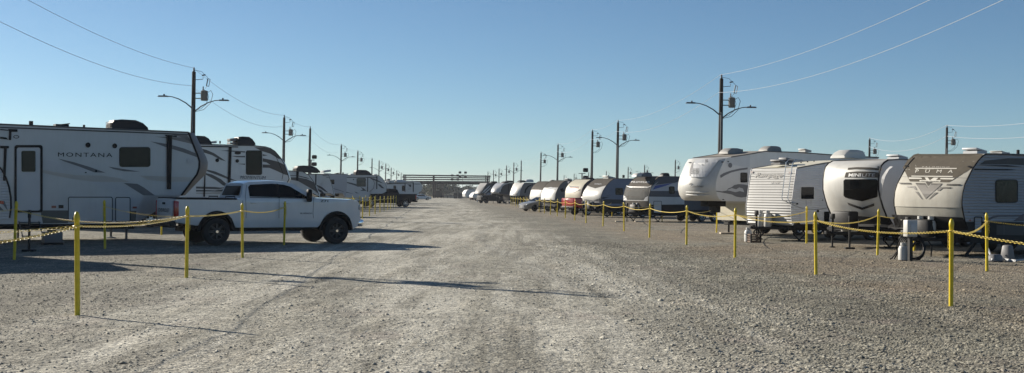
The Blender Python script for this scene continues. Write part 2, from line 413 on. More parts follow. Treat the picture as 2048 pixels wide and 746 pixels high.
# ================================================================== LEFT ROW
def left_montana():
    r = Rig('fifth_wheel_camper', 385, 40.4, HL, -1, 2.5, 'large fifth wheel camper with tan stripes and a round-cornered door, nearest of the left row', 'camper', GRL)
    k = K(0, 220, 2.331); top = S(r, k((0, 66), (600, 92), (878, 104)))
    xf = top[-1][0]; zr = top[0][1]
    top = [(xf - 11.6, zr + .02), (xf - 9, zr + .02)] + top
    front = S(r, k((900, 160), (922, 215), (930, 240), (928, 270), (918, 300), (845, 398)))
    bot = S(r, k((668, 398), (650, 440), (632, 530)))
    zb = bot[-1][1]; bot += [(xf - 11.4, zb)]
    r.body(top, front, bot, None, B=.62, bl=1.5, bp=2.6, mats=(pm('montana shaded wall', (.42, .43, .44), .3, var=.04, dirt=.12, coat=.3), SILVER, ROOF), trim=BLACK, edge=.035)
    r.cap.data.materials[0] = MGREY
    x0 = bot[1][0]
    # paint
    r.decal('stripe_graphic', [k((190, 276), (260, 290), (360, 304), (480, 306), (560, 318), (605, 336), (430, 334), (330, 320), (250, 304), (196, 292)),
                       k((650, 306), (780, 310), (905, 314), (900, 334), (770, 334), (690, 326))], TAN, off=.006)
    r.decal('stripe_graphic', [k((200, 226), (300, 240), (420, 280), (480, 292), (380, 296), (280, 286), (200, 270)), k((400, 330), (560, 345), (640, 390), (560, 392), (480, 360))], pm('pale silver stripe', (.43, .44, .45), .35), off=.005)
    r.decal('swoosh_graphic', [k((270, 226), (340, 242), (420, 266), (492, 292), (440, 291), (370, 264), (300, 240)), k((505, 264), (560, 272), (655, 288), (580, 286), (530, 276)),
                       k((576, 340), (640, 344), (672, 362), (722, 398), (668, 398), (640, 380)),
                       k((700, 146), (790, 160), (860, 180), (920, 205), (924, 222), (850, 196), (770, 172))], MGREY, off=.009)
    r.decal('swoosh_graphic', [k((722, 124), (790, 126), (880, 128), (902, 160), (860, 150), (790, 134)), k((790, 112), (870, 112), (892, 150), (850, 128))], pm('montana nose grey', (.16, .15, .145), .4), off=.007)
    r.decal('lettering', [textpoly('MONTANA', 116, 313, 8.2, 109, slope=.012, space=1.25, bold=0.), ], BLACK, off=.012)
    # door
    d = r.decal('door', [rrect(33, 294, 81, 423, 4)], pm('door skin', (.45, .46, .47), .35, var=.04), off=.02)
    r.ringdecal('door_frame', rrect(29, 290, 85.5, 425, 5), rrect(33.5, 295, 80.5, 421, 4), BLACK, off=.03, parent=d)
    r.decal('door_window', [rrect(43, 301.5, 71, 343.5, 3)], GLASS, off=.035, parent=d)
    x, z = r.side(30, 372)
    mk(lambda bm: tube(bm, [(x, -1.29, z + .25), (x, -1.36, z + .25), (x, -1.36, z - .55), (x, -1.29, z - .55)], .018, 6), 'grab_handle', STEEL, d)
    w = r.window(240, 295.5, 299.5, 332.5, 4, 1.5, GLASS2)
    r.hatch(136, 393.5, 225.5, 444, 4); r.hatch(230.5, 394, 261, 444, 4)
    r.decal('speaker', [circle(176, 290, 5.2), circle(229.5, 291.8, 5)], BLACK, off=.02)
    r.decal('awning_arm', [k((777, 116), (803, 117), (798, 370), (778, 369)), k((770, 116), (826, 120), (824, 126), (770, 122))], BLACK, off=.05)
    r.decal('slide_trim', [k((38, 88), (82, 90), (82, 102), (54, 102), (52, 140), (40, 140), (42, 98)), k((0, 88), (40, 92), (40, 97), (0, 94)), k((0, 124), (30, 128), (38, 138), (0, 134)),
                       k((0, 166), (42, 168), (42, 178), (32, 180), (26, 330), (14, 330), (18, 180), (0, 178))], BLACK, off=.03)
    r.ringdecal('badge', circle(32.6, 273.6, 6, 3.4), circle(32.6, 273.6, 4.4, 2.2), BLACK, off=.02)
    r.decal('marker_light', [k((240, 446), (262, 446), (262, 457), (240, 457)), k((618, 450), (638, 450), (638, 459), (618, 459))], pm('amber marker', (.25, .08, .05), .3), off=.02)
    r.decal('outlet_cover', [k((273, 443), (296, 443), (296, 458), (273, 458)), k((338, 500), (356, 500), (356, 520), (338, 520)), k((396, 289, ), (404, 289), (404, 294), (396, 294)), k((444, 280), (452, 280), (452, 290), (444, 290))], BLACK, off=.02)
    r.decal('charge_box', [k((874, 226), (896, 226), (896, 250), (874, 250))], LGREY, off=.04)
    r.decal('belly_band', [k((188, 468), (318, 468), (318, 528), (200, 528)), k((606, 470), (636, 470), (632, 528), (606, 528))], MOSS, off=.006)
    r.decal('roof_gutter', [k((0, 78), (600, 100), (878, 112), (878, 117), (600, 106), (0, 84))], DGREY, off=.015)
    r.ac(253, 258, 1.15, .33, lab='black rooftop air conditioner shroud')
    r.vent(122, 253, mat=PSHELL, h=.06); r.pipe(62, 250, .13, .07); r.pipe(168, 255, .09)
    r.belly(xf - 11.2, x0 - .3, .45, zb, BLACK); r.chassis(xf - 11, x0 - .1, .45, .12)
    r.wheels((xf - 8.2, xf - 7.2), .38)
    # pin box and front landing legs
    def f(bm):
        box(bm, (xf - .9, 0, 1.42), (1.1, .5, .3), .05); box(bm, (xf - 1.0, 0, 1.2), (.35, .4, .35), .04); tube(bm, [(xf - 1.0, 0, 1.1), (xf - 1.0, 0, .95)], .05, 10)
    mk(f, 'pin_box', STEEL, r.root, 40)
    for u in (1, -1):
        def f(bm):
            xx = x0 - .35; tube(bm, [(xx, u * 1.0, .7), (xx, u * 1.0, .3)], .06, 8); tube(bm, [(xx, u * 1.0, .35), (xx, u * 1.0, .03)], .04, 8); lathe(bm, [(.17, 0), (.17, .025), (.05, .05)], (xx, u * 1.0, 0), 14)
        mk(f, 'landing_leg', GALV, r.root, 40)
    # entry steps, pulled out
    def f(bm):
        xc = r.side(58, 440)[0]
        for i, zz in enumerate((.62, .40, .2)): box(bm, (xc, -1.35 - .24 * i, zz), (.62, .26, .03))
        for u in (-.3, .3): tube(bm, [(xc + u, -1.2, .68), (xc + u, -1.95, .16)], .018, 6)
    mk(f, 'entry_steps', GALV, r.root)
    return r
def generic(name, px, dep, head, sg, label, grp, W=2.44): return Rig(name, px, dep, head, sg, W, label, 'camper', grp)
def under(r, xr, xf, zb, wx, fifth=False, x0=None, jack=True, dark=BLACK):
    r.belly(xr + .1, (x0 or xf) - .25, .48, zb, dark); r.chassis(xr + .1, (x0 or xf) - .1, .5, .16); r.wheels(wx)
    if fifth:
        def f(bm):
            box(bm, (xf - 1.0, 0, 1.42), (1.1, .5, .3), .05); box(bm, (xf - 1.1, 0, 1.2), (.35, .4, .4), .04); tube(bm, [(xf - 1.1, 0, 1.1), (xf - 1.1, 0, .9)], .05, 10)
        mk(f, 'pin_box', STEEL, r.root, 40)
        for u in (1, -1):
            def f(bm):
                xx = x0 - .35; tube(bm, [(xx, u * .95, .75), (xx, u * .95, .03)], .045, 8); box(bm, (xx, u * .95, .015), (.3, .3, .03))
            mk(f, 'landing_leg', STEEL, r.root, 40)
def left_momentum():
    r = generic('fifth_wheel_camper', 551, 57, HL, -1, 'fifth wheel camper with broad dark nose swooshes above the white pickup', GRL, 2.5)
    k = K(380, 250, 4.973)
    top = S(r, k((85, 190), (400, 200), (640, 206), (755, 218))); xf = S(r, [(576, 348)])[0][0]; zr = top[0][1]
    top = [(xf - 12.5, zr), ] + top
    front = S(r, k((800, 232), (846, 262), (900, 325), (935, 385), (976, 500), (985, 535))); zn = front[-1][1]
    front += [(xf - .15, zn - .45), (xf - .5, 1.6)]
    bot = [(xf - 2.2, 1.55), (xf - 2.4, .75), (xf - 12.3, .75)]
    r.body(top, front, bot, None, B=.42, bl=1.6, bp=2.6, mats=(pm('momentum wall', (.58, .585, .58), .3, var=.04, dirt=.08, coat=.3), WHITE, ROOF), trim=BLACK, edge=.02)
    sw = pm('momentum dark swoosh', (.06, .055, .055), .35)
    r.decal('swoosh_graphic', [k((100, 232), (160, 246), (240, 280), (360, 362), (300, 345), (220, 300), (100, 262)), k((155, 440), (250, 462), (330, 496), (400, 530), (470, 556), (400, 548), (290, 505), (150, 452)),
                       k((155, 478), (220, 492), (310, 540), (392, 612), (330, 602), (260, 550), (150, 490)), k((300, 254), (380, 252), (548, 262), (548, 274), (380, 262)), k((410, 308), (548, 308), (548, 322), (460, 320)), k((470, 386), (548, 384), (548, 396)),
                       k((60, 612), (240, 616), (300, 622), (390, 618), (280, 640), (60, 632)), k((60, 645), (250, 650), (405, 628), (330, 660), (60, 662))], sw, off=.007)
    r.decal('stripe_graphic', [k((60, 672), (200, 672), (410, 632), (380, 690), (210, 688), (60, 684))], TAN, off=.006)
    dk = pm('momentum taupe swoosh', (.062, .052, .047), .4)
    r.decal('nose_graphic', [k((640, 222), (740, 222), (800, 236), (850, 262), (905, 338), (880, 336), (800, 286), (722, 262)),
                       k((722, 330), (800, 346), (880, 366), (945, 400), (976, 502), (930, 488), (860, 456), (790, 426), (722, 424), (722, 392), (800, 396), (760, 372), (722, 364)), k((722, 290), (775, 302), (722, 308))], dk, off=.008)
    r.window(493, 302, 523, 348.5, 2.5, 1.3, GLASS2)
    r.decal('speaker', [circle(434.5, 320.5, 3.8), circle(474.5, 321.8, 3.6), circle(475.5, 306, 6.5, 3)], BLACK, off=.02)
    r.decal('awning_arm', [k((385, 218), (415, 218), (402, 614), (374, 614)), k((100, 205), (480, 214), (480, 224), (100, 218)), k((148, 405), (156, 405), (150, 714), (132, 714))], BLACK, off=.04)
    r.decal('lettering', [textpoly('MOMENTUM', 480, 357.5, 6.2, 52, slope=.02, shear=.3, bold=0.)], DGREY, off=.02)
    r.decal('body_seam', [stroke(k((850, 300), (880, 370), (910, 440), (925, 490), (915, 540)), 1.0)], BLACK, off=.02)
    r.ac(487, 289, .85, .40, lab='black rooftop air conditioner above the window'); r.ac(398, 287, .9, .38); r.vent(466, 288, h=.3, w=.45, mat=MGREY)
    r.vent(422, 286, h=.06); r.pipe(440, 286, .1)
    under(r, xf - 12.3, xf, .75, (xf - 8.6, xf - 7.6, xf - 6.6), True, xf - 2.4)
    return r
def simple_left(px, dep, label, topx, frontx, swoosh=(), B=.4, fifth=True, L=10.5, wall=None, cap=None, trim=BLACK, W=2.44, bp=2.6, dk=DGREY):
    r = generic('fifth_wheel_camper' if fifth else 'travel_trailer', px, dep, HL, -1, label, GRL, W)
    top = S(r, topx); front = S(r, frontx); xf = max(p[0] for p in front)
    top = [(xf - L, top[0][1])] + top
    if fifth: front += [(xf - .5, 1.6)]; bot = [(xf - 2.2, 1.55), (xf - 2.4, .75), (xf - L + .1, .75)]
    else: bot = [(front[-1][0] - .3, .75), (xf - L + .1, .75)]
    r.body(top, front, bot, None, B=B, bl=1.3, bp=bp, mats=(wall or WHITE, cap or WHITE, ROOF), trim=trim, edge=.02)
    if swoosh: r.decal('swoosh_graphic', swoosh, dk, off=.008)
    under(r, xf - L, xf, .76, (xf - L * .68, xf - L * .58), fifth, xf - 2.4 if fifth else None)
    r.xf = xf; return r
montana = left_montana(); momentum = left_momentum()
k3 = K(560, 320, 8.2875)
r = simple_left(618, 84, 'fifth wheel camper with dark lower nose swoosh and thin stripes behind the pickup hood', k3((20, 178), (120, 176), (370, 192)),
                k3((430, 222), (480, 255), (560, 365), (640, 560), (650, 610)), [k3((150, 285), (300, 288), (440, 315), (520, 350), (560, 372), (638, 560), (560, 500), (440, 430), (300, 350), (150, 320)), k3((100, 250), (300, 256), (440, 288), (500, 318), (420, 300), (290, 268), (100, 262))], L=10, dk=pm('dark brown swoosh', (.05, .045, .045), .4))
r.decal('awning_arm', [k3((270, 180), (315, 180), (300, 350), (268, 340))], BLACK, off=.03)
r.ac(612, 344.5, 1.7, .5); r.vent(600, 341.5, h=.1, mat=PSHELL)
r = simple_left(661, 112, 'plain white fifth wheel camper with short dark stripes beside a blank grey camper nose', k3((300, 216), (450, 230), (800, 240)),
                k3((820, 300), (840, 350), (870, 450), (900, 590)), [k3((610, 410), (700, 450), (800, 540), (740, 520), (640, 450), (606, 428)), k3((606, 470), (690, 500), (760, 580), (700, 560), (606, 490)), k3((700, 252), (800, 258), (800, 270), (712, 264)), k3((760, 285), (812, 290), (812, 298), (770, 294))], L=9)
r.decal('awning_arm', [k3((585, 240), (606, 240), (602, 420), (582, 420)), k3((440, 226), (800, 232), (800, 242), (440, 238))], BLACK, off=.03)
r.vent(651, 348, h=.4, w=.7, mat=LGREY, name='satellite_dome'); r.vent(630, 346, h=.2, mat=PSHELL)
gnose = pm('plain grey panel wall', (.34, .35, .37), .45, var=.04)
r = simple_left(692, 124, 'blank grey camper with one small square window in its wall', k3((500, 232), (800, 230), (1080, 236)), k3((1105, 260), (1110, 340), (1108, 450), (1085, 620)), L=8, wall=gnose, cap=gnose, trim=None, B=.1)
r.window(661.5, 360, 668, 367.5, .8, .9); r.decal('stripe_graphic', [stroke(k3((870, 470), (1000, 505), (1060, 530)), .8)], DGREY, off=.01)
r.vent(674, 348.5, h=.12, mat=PSHELL); r.pipe(686, 348.5, .2, .08)
k4 = K(680, 330, 7.4625)
r = simple_left(758, 138, 'fifth wheel camper with a big dark window and curved swooshes over the black pickup', k4((-60, 150), (80, 150), (400, 150), (580, 156)),
                k4((600, 170), (640, 205), (672, 262), (692, 330), (690, 400)), [k4((95, 252), (180, 268), (250, 290), (250, 315), (170, 288), (95, 266)), k4((300, 325), (350, 345), (395, 385), (340, 385), (300, 385), (340, 365)), k4((440, 190), (500, 200), (560, 225), (660, 280), (600, 262), (530, 235), (480, 220)), k4((565, 280), (600, 290), (665, 350), (620, 345), (580, 310)), k4((90, 400), (200, 430), (90, 412)), k4((215, 395), (290, 425), (240, 420))], L=12)
r.window(714, 357, 731, 372.5, 1, .8, pm('dark green window film', (.012, .018, .014), .2)); r.ac(724, 350, 1.9, .62, lab='black rooftop air conditioner')
r.decal('awning_arm', [k4((408, 178), (422, 178), (418, 400), (405, 400)), k4((543, 165), (560, 168), (556, 360), (541, 360)), k4((90, 178), (560, 178), (560, 188), (90, 188))], BLACK, off=.03)
r.decal('slide_seam', [stroke(k4((430, 185), (490, 210), (515, 270), (500, 350), (440, 400)), .7)], BLACK, off=.02); r.decal('speaker', [circle(707, 359, 1.2)], BLACK, off=.02)
for q in ((691, 350), (703, 350), (750, 351)): r.vent(*q, h=.15, mat=LGREY)
r = simple_left(830, 176, 'farther white camper with two narrow dark windows beyond the black pickup', k4((600, 268), (760, 266), (1090, 252)), k4((1100, 262), (1100, 330), (1098, 415)), L=11, fifth=False, B=.25)
r.window(787.5, 371.5, 791.5, 381.5, .6, .5); r.window(804.5, 371.5, 808.5, 381.5, .6, .5)
r.decal('awning_arm', [k4((965, 280), (978, 280), (976, 400), (963, 400)), k4((1085, 262), (1100, 262), (1098, 400), (1086, 400)), k4((700, 275), (1090, 262), (1090, 272), (700, 288))], BLACK, off=.03)
r.decal('swoosh_graphic', [k4((1000, 290), (1062, 290), (1062, 335), (1040, 325), (1020, 300)), k4((985, 325), (1060, 338), (1010, 332)), k4((1015, 355), (1055, 356), (1055, 362), (1015, 361))], DGREY, off=.02)
r.vent(774, 366, h=.3, w=.8); r.vent(783, 365, h=.35, w=.8); r.vent(776, 364, h=.5, mat=MGREY)
r.ac(800, 364, 1.5, .35, mat=LGREY)
k6 = K(800, 335, 8.779)
r = simple_left(842, 200, 'farthest white camper of the left row with a rounded nose near the pipe frame', k6((230, 235), (345, 248)), k6((365, 280), (385, 330), (388, 380), (370, 420), (330, 440)), L=9, B=.5)
r.decal('stripe_graphic', [k6((250, 285), (345, 285), (355, 295), (250, 295))], DGREY, off=.01)
# the small rounded trailer cut by the left edge
r = generic('travel_trailer', 20, 37.2, HL, -1, 'rounded nose of a small white trailer cut off at the left edge', GRL, 2.2)
front = S(r, [(-14, 326), (-4, 331), (4, 340), (12, 356), (18, 374), (21.5, 395), (22, 415), (19, 436)]); xf = max(p[0] for p in front)
r.body([(xf - 5, front[0][1] + .05), (front[0][0] - .15, front[0][1] + .03)], front, [(front[-1][0] - .1, .7), (xf - 4.9, .7)], None, B=.2, bl=1., mats=(SIDEW, FRWHITE, ROOF), trim=BLACK, edge=.03)
r.decal('stripe_graphic', [[(-10, 402), (9, 402), (16, 421), (-10, 421)]], MGREY, off=.006)
r.decal('stripe_graphic', [[(-10, 400), (7, 402), (8, 408), (-10, 406)]], RED, off=.012); r.decal('stripe_graphic', [[(-6, 407), (6, 409), (15, 421), (8, 421)]], WHITE, off=.014)
r.belly(xf - 4.8, xf - .5, .4, .7); r.wheels((xf - 3.,), .34); r.tongue(xf - .4, 1.0, .45, True, None)
r.scissor(xf - .8, h=.45)
def off_frame():
    p = Vector((-15.3, 30.1, 0)); r = Rig('travel_trailer', 100, 30, HL, -1, 2.44, 'white travel trailer outside the left edge, shading the gravel', 'camper', GRL)
    r.o = p - r.ay * (-1.22) - r.ax * 0; r.root.location = r.o
    front = [(-.05, 3.35), (.1, 2.9), (.1, 1.6), (-.1, 1.0), (-.3, .75)]
    r.body([(-9, 3.7), (-.5, 3.67), (-.25, 3.6)], front, [(-.45, .72), (-8.9, .72)], None, B=.15, bl=.6, trim=BLACK)
    r.belly(-8.8, -.6, .45, .72); r.wheels((-5.2, -4.3)); r.chassis(-8.8, -.5, .5, .15); r.tongue(-.3, 1.1, .5)
off_frame()
# ================================================================== RIGHT ROW
def right_tt(name, px, dep, label, topx, frontx, L, mats, B=.12, bl=.8, bp=4., trim=BLACK, edge=.022, W=2.44, belly=None, wx=None, fifth=False, zb=.8, bot=None, head=HR, cut=None):
    r = generic(name, px, dep, head, 1, label, GRR, W)
    if cut: cut = (r.side(px, cut[0])[1], cut[1])
    top = S(r, topx); front = S(r, frontx); xf = max(p[0] for p in front)
    top = [(xf - L, top[0][1])] + [t for t in top if t[0] > xf - L + .1]
    if fifth: b = [(xf - 2.3, 1.5), (xf - 2.5, .8), (xf - L + .1, .8)]
    else: b = [(front[-1][0] - .15, zb), (xf - L + .1, zb)]
    r.body(top, front, b, None, B=B, bl=bl, bp=bp, mats=mats, trim=trim, edge=edge, cut=cut)
    under(r, xf - L, xf, zb + .01, wx or (xf - L * .62, xf - L * .5), fifth, xf - 2.5 if fifth else None, dark=belly or BLACK)
    r.xf = xf; return r
# nearest: grey and cream trailer with winged V emblem
k7 = K(1640, 280, 2.664); kp = K(1770, 290, 5.74); kq = K(1770, 400, 4.662)
r = right_tt('travel_trailer', 1960, 35.2, 'travel trailer with taupe and cream front, winged V emblem, nearest on the right',
    [(2300, 320), (2048, 309.5), (1990, 307.8), (1972, 308)], kp((1120, 125), (1065, 185), (1005, 270), (960, 360), (915, 450), (890, 540), (880, 640), (882, 720)) + kq((718, 60), (728, 120), (745, 200), (775, 270)), 9.2,
    (GSIDE, pm('puma cream cap', (.38, .365, .32), .62, coat=0., spec=.15, var=.08, dirt=.3), ROOF), B=.14, bl=.9, zb=.72)
r.decal('upper_cap_panel', [kp((380, 97), (400, 103), (1128, 104), (1060, 180), (1005, 262), (735, 428), (285, 418), (205, 258), (260, 170), (330, 110))], TAUPE, where='front', off=.004, step=4)
cr = pm('cream emblem vinyl', (.52, .50, .44), .45); tp = pm('taupe emblem vinyl', (.06, .053, .043), .45)
r.decal('emblem', [kp((345, 262), (825, 264), (820, 274), (345, 271)), kp((303, 352), (778, 356), (775, 367), (303, 361)), kp((270, 372), (415, 374), (428, 390), (275, 388)), kp((640, 378), (800, 380), (775, 396), (630, 392)),
            kp((455, 372), (490, 372), (515, 405), (560, 374), (612, 376), (585, 402), (640, 402), (632, 422), (395, 418), (398, 402), (475, 402))], cr, where='front', off=.009)
r.decal('emblem', [kp((348, 436), (462, 438), (490, 492), (535, 440), (662, 442), (466, 618)), kp((465, 420), (545, 422), (490, 470)),
            kp((152, 432), (298, 434), (305, 452), (180, 450)), kp((718, 446), (878, 448), (850, 464), (698, 462)),
            kp((232, 468), (345, 472), (368, 518), (340, 514), (322, 490), (258, 486)), kp((622, 482), (770, 484), (735, 497), (658, 498), (628, 524), (596, 524)),
            kp((345, 534), (378, 536), (432, 626), (415, 618)), kp((566, 546), (608, 542), (496, 630), (500, 620))], tp, where='front', off=.009)
r.decal('seam', [stroke(kp((150, 362), (600, 368), (940, 378)), .35)], MGREY, where='front', off=.006)
r.decal('lettering', [textpoly('PUMA', 1830, 345.2, 6.2, 75, slope=.006, shear=.2, space=2.7, bold=0.)], cr, where='front', off=.012)
r.decal('lettering', [textpoly('PUMA', 1827, 350, 3.3, 76, slope=.006, shear=.5, space=2.7)], pm('lettering shade vinyl', (.09, .08, .07), .5), where='front', off=.010)
r.decal('lettering', [textpoly('PALOMINO', 1844, 334.6, 1.8, 55, slope=.006, shear=.2, space=1.4)], cr, where='front', off=.012)
r.decal('lettering', [textpoly('TRAVEL TRAILERS', 1842, 363, 1.5, 36, slope=.006)], tp, where='front', off=.014)
r.decal('marker_light', [circle(1813, 332, 4, 1.6), circle(1939, 333.2, 4, 1.6)], BLACK, where='front', off=.03)
r.decal('lower_cap_panel', [kq((62, 136), (300, 144), (724, 164), (745, 205), (778, 285), (100, 268))], PSHELL, where='front', off=.006)
r.decal('stripe_graphic', [k7((880, 110), (1000, 98), (1087, 97), (1087, 134), (1000, 130), (850, 130))], DGREY, off=.007)
r.decal('stripe_graphic', [k7((842, 134), (1000, 134), (1076, 142), (1000, 142)), k7((822, 154), (1000, 154), (1052, 160), (1000, 162), (822, 160))], BLACK, off=.01)
nv = pm('navy stripe', (.012, .015, .05), .35)
r.decal('stripe_graphic', [kq((958, 180), (1000, 152), (1050, 142), (1296, 138), (1296, 152), (1060, 156), (1010, 168), (970, 190)), kq((1195, 196), (1296, 124), (1296, 196))], nv, off=.009)
r.decal('lower_side_panel', [kq((742, 205), (958, 200), (1296, 208), (1296, 420), (800, 400))], BLACK, off=.007)
r.decal('rib_panel', [kq((1040, 235), (1296, 240), (1296, 330), (1040, 325))], DGREY, off=.012)
r.window(1993, 361, 2034, 403.5, 4, 2.2, GLASS2)
r.hatch(1948, 433, 1965, 466.5, 3, 2.2, BLACK, GSIDE)
r.decal('marker_light', [circle(1940.5, 440.6, 2.6, 1.8)], pm('amber marker', (.25, .08, .05), .3), off=.02)
r.vent(1950, 307, y=.3, h=.12, w=.5, mat=LGREY); r.vent(2000, 309, h=.06); r.pipe(2036, 307, .12, .05)
r.tongue(r.xf - .25, 1.3, .5, True, PSHELL)
for yy in (1.1, -1.):
    def f(bm): a = Vector((r.xf - 1.1, yy, .62)); tube(bm, [a, a + Vector((.75, 0, -.6))], .045, 6); box(bm, a + Vector((.75, 0, -.58)), (.25, .2, .03))
    mk(f, 'stabilizer_jack', STEEL, r.root)
puma = r
r.decal('hatch_seam', [stroke(kq((1110, 225), (1110, 330)), .5), stroke(kq((960, 205), (960, 400)), .6)], MGREY, off=.02)
r.decal('outlet_cover', [circle(1968.5, 427, 1.6), circle(1938, 424, 1.2)], DGREY, off=.02)
# second: rounded fibreglass nose with a big dark windshield
km = K(1660, 310, 3.73)
r = right_tt('travel_trailer', 1789, 40.3, 'travel trailer with rounded white nose, a wide dark front window', [(1860, 321), (1800, 318.5), (1776, 320)],
    [(1768, 325), (1762, 332)] + km((370, 120), (362, 180), (362, 260), (375, 320), (395, 390), (415, 440), (440, 520)), 8.0, (LGREY, FRWHITE, ROOF), B=.30, bl=.9, bp=3.2, trim=BLACK, edge=.03, zb=.72)
minil = r
dg = pm('dark glossy nose panel', (.035, .034, .033), .2, coat=.5)
r.decal('upper_cap_panel', [km((135, 95), (200, 90), (300, 92), (392, 102), (386, 116), (300, 108), (200, 104), (132, 110)), km((118, 130), (200, 122), (300, 124), (378, 132), (362, 170), (260, 166), (108, 168))], TAUPE2, where='front', off=.008)
w = r.decal('window', [km((100, 192), (112, 180), (345, 180), (357, 192), (354, 308), (346, 316), (238, 346), (115, 318), (101, 304))], BLACK, where='front', off=.012)
r.decal('pane', [km((104, 194), (114, 184), (343, 184), (353, 194), (350, 305), (343, 312), (238, 341), (118, 314), (105, 301))], GLASS, where='front', off=.016, parent=w)
r.decal('chevron', [km((128, 354), (240, 392), (330, 360), (330, 380), (240, 410), (140, 374))], dg, where='front', off=.010)
r.decal('lettering', [textpoly('MINI', 1696.5, 353.2, 6.4, 26, slope=-.01, shear=.15, bold=.03)], WHITE, where='front', off=.016)
r.decal('lettering', [textpoly('LITE', 1723.5, 353.4, 6.4, 27, slope=-.01, shear=.15)], SILVER, where='front', off=.016)
r.decal('side_fairing', [km((372, 230), (388, 160), (420, 110), (448, 84), (470, 86), (440, 110), (412, 160), (392, 230), (380, 380)), ], SILVER, where='front', off=.01)
r.decal('lower_cap_panel', [km((78, 448), (160, 452), (300, 462), (440, 462), (500, 560), (100, 560))], PSHELL, where='front', off=.008)
r.decal('marker_light', [circle(1757, 334, 2.5, 1.2)], BLACK, where='front', off=.03)
r.vent(1795, 318.5, h=.11, w=.5, mat=LGREY)
r.tongue(r.xf - .3, 1.35, .5, True, None); r.scissor(r.xf - 1.0, .9)
mk(lambda bm: box(bm, (r.xf + .25, 0, .95), (.5, .8, .62), .06), 'battery_box', PSHELL, r.root, 40)
# third: corrugated back end with a ladder
k8 = K(1480, 290, 3.7286)
r = right_tt('travel_trailer', 1587, 45.6, 'travel trailer with corrugated white end wall, script lettering and a roof ladder', [(1850, 320), (1700, 321.2), (1650, 326), (1594, 336)],
    k8((418, 185), (412, 230), (400, 310), (390, 390), (380, 460), (382, 540), (392, 600)), 9.5, (SIDEW, SIDING, pm('yellowed roof membrane', (.58, .55, .44), .6, var=.1, dirt=.3)), B=.03, bl=.3, bp=6., trim=LGREY, edge=.018, zb=.75)
ramp = r
ink = pm('script lettering grey', (.045, .045, .045), .5)
r.decal('lettering', [textpoly('Rampage', 1509, 354.5, 9.2, 56, slope=.0, shear=.6, bold=.012)], ink, where='front', off=.02)
r.decal('lettering', [textpoly('Lite', 1541, 366.5, 4, 18, slope=0, shear=.6)], ink, where='front', off=.02)
r.decal('marker_light', [circle(1503.5, 344, 2.8, 1.6), circle(1579.5, 345.3, 2.2, 1.6)], pm('dark red marker', (.06, .01, .01), .4), where='front', off=.03)
def f(bm):
    xl = r.xf + .13
    A = [r.end(*p, xl) for p in k8((344, 130), (312, 395), (320, 415))]; Bq = [r.end(*p, xl) for p in k8((392, 135), (355, 395), (368, 425))]
    for q in (A, Bq):
        tube(bm, [(xl - .55, q[0][0], q[0][1] + .12), (xl - .15, q[0][0], q[0][1] + .12), (xl, q[0][0], q[0][1])] + [(xl, y, z) for y, z in q[1:]] + [(xl - .3, q[-1][0], q[-1][1] - .04)], .018, 6)
    for t in (.1, .32, .54, .76, .97):
        a = [A[0][i] + (A[1][i] - A[0][i]) * t for i in (0, 1)]; b = [Bq[0][i] + (Bq[1][i] - Bq[0][i]) * t for i in (0, 1)]
        tube(bm, [(xl, *a), (xl, *b)], .015, 6)
mk(f, 'ladder', ALU, r.root, 40)
r.window(1602.5, 374, 1628, 398, 1.5, 2, GLASS, WHITE); r.window(1649, 424, 1658, 442.5, .5, .8)
r.decal('stripe_graphic', [stroke(k8((392, 445), (470, 475), (560, 480), (640, 472), (720, 458)), .7)], DGREY, off=.01)
r.hatch(1600, 428, 1640, 448, 1, .6, LGREY, WHITE); r.decal('outlet_cover', [circle(1594.5, 407.5, 2.4, 1.6), circle(1636, 422, 2.5), circle(1645.5, 400, 1.2)], BLACK, off=.02)
r.decal('panel_seam', [stroke([(1640, 334), (1640, 420)], .4), stroke([(1591, 424), (1690, 427)], .5)], LGREY, off=.012)
r.decal('drain_stain', [stroke([(1612, 400), (1613, 418)], 1.2, .4), stroke([(1622, 400), (1622, 412)], .9, .3)], pm('rain streak', (.27, .26, .23), .6), off=.009)
r.ac(1697, 316, 1.2, .36, mat=PLAST, lab='boxy white rooftop air conditioner'); r.vent(1560, 329, h=.14, mat=MGREY, w=.5); r.vent(1573, 327, h=.2, mat=MGREY, w=.4)
for q in ((1602, 330), (1615, 328), (1628, 327)): r.pipe(*q, .12, .03)
r.scissor(r.xf - .5, -1.0); r.scissor(r.xf - .6, 1.1, .6, .66)
r.tongue(r.xf - .1, .9, .5, True, None)
mk(lambda bm: tube(bm, [(r.xf - 1.4, 1.24, 1.0), (r.xf - 1.6, 1.34, .5), (r.xf - 2.0, 1.5, .1), (r.xf - 2.6, 1.5, .04), (r.xf - 2.9, 1.45, .04)], .03, 6), 'drain_hose', BLACK, r.root)
# fourth: big moulded fifth wheel nose
kc = K(1350, 290, 6.78)
r = right_tt('fifth_wheel_camper', 1448, 51, 'older fifth wheel camper with bulging moulded white nose and mountain graphics', [(1760, 315), (1690, 311.5), (1600, 305), (1530, 302.5), (1500, 308), (1462, 314)],
    kc((690, 180), (650, 245), (610, 340), (575, 430), (555, 520), (550, 600), (570, 680), (600, 735)) + [(1444, 402)], 10.5, (WHITE, FRWHITE, pm('worn brown-grey roof', (.22, .20, .17), .8, var=.2, dirt=.3)), B=.55, bl=1.6, bp=2.3, trim=None, fifth=True)
r.decal('nose_recess', [kc((262, 215), (330, 196), (460, 190), (600, 195), (520, 300), (425, 438), (205, 432), (225, 330))], pm('recess white', (.62, .62, .60), .4, var=.05, dirt=.1), where='front', off=.01, step=4)
r.decal('window_slot', [kc((252, 226), (244, 300), (205, 420), (192, 420), (196, 350), (225, 260))], MGREY, where='front', off=.015)
r.decal('recess_edge', [stroke(kc((262, 215), (330, 196), (460, 190), (600, 195), (520, 300), (425, 438), (205, 432)), .5)], LGREY, where='front', off=.015)
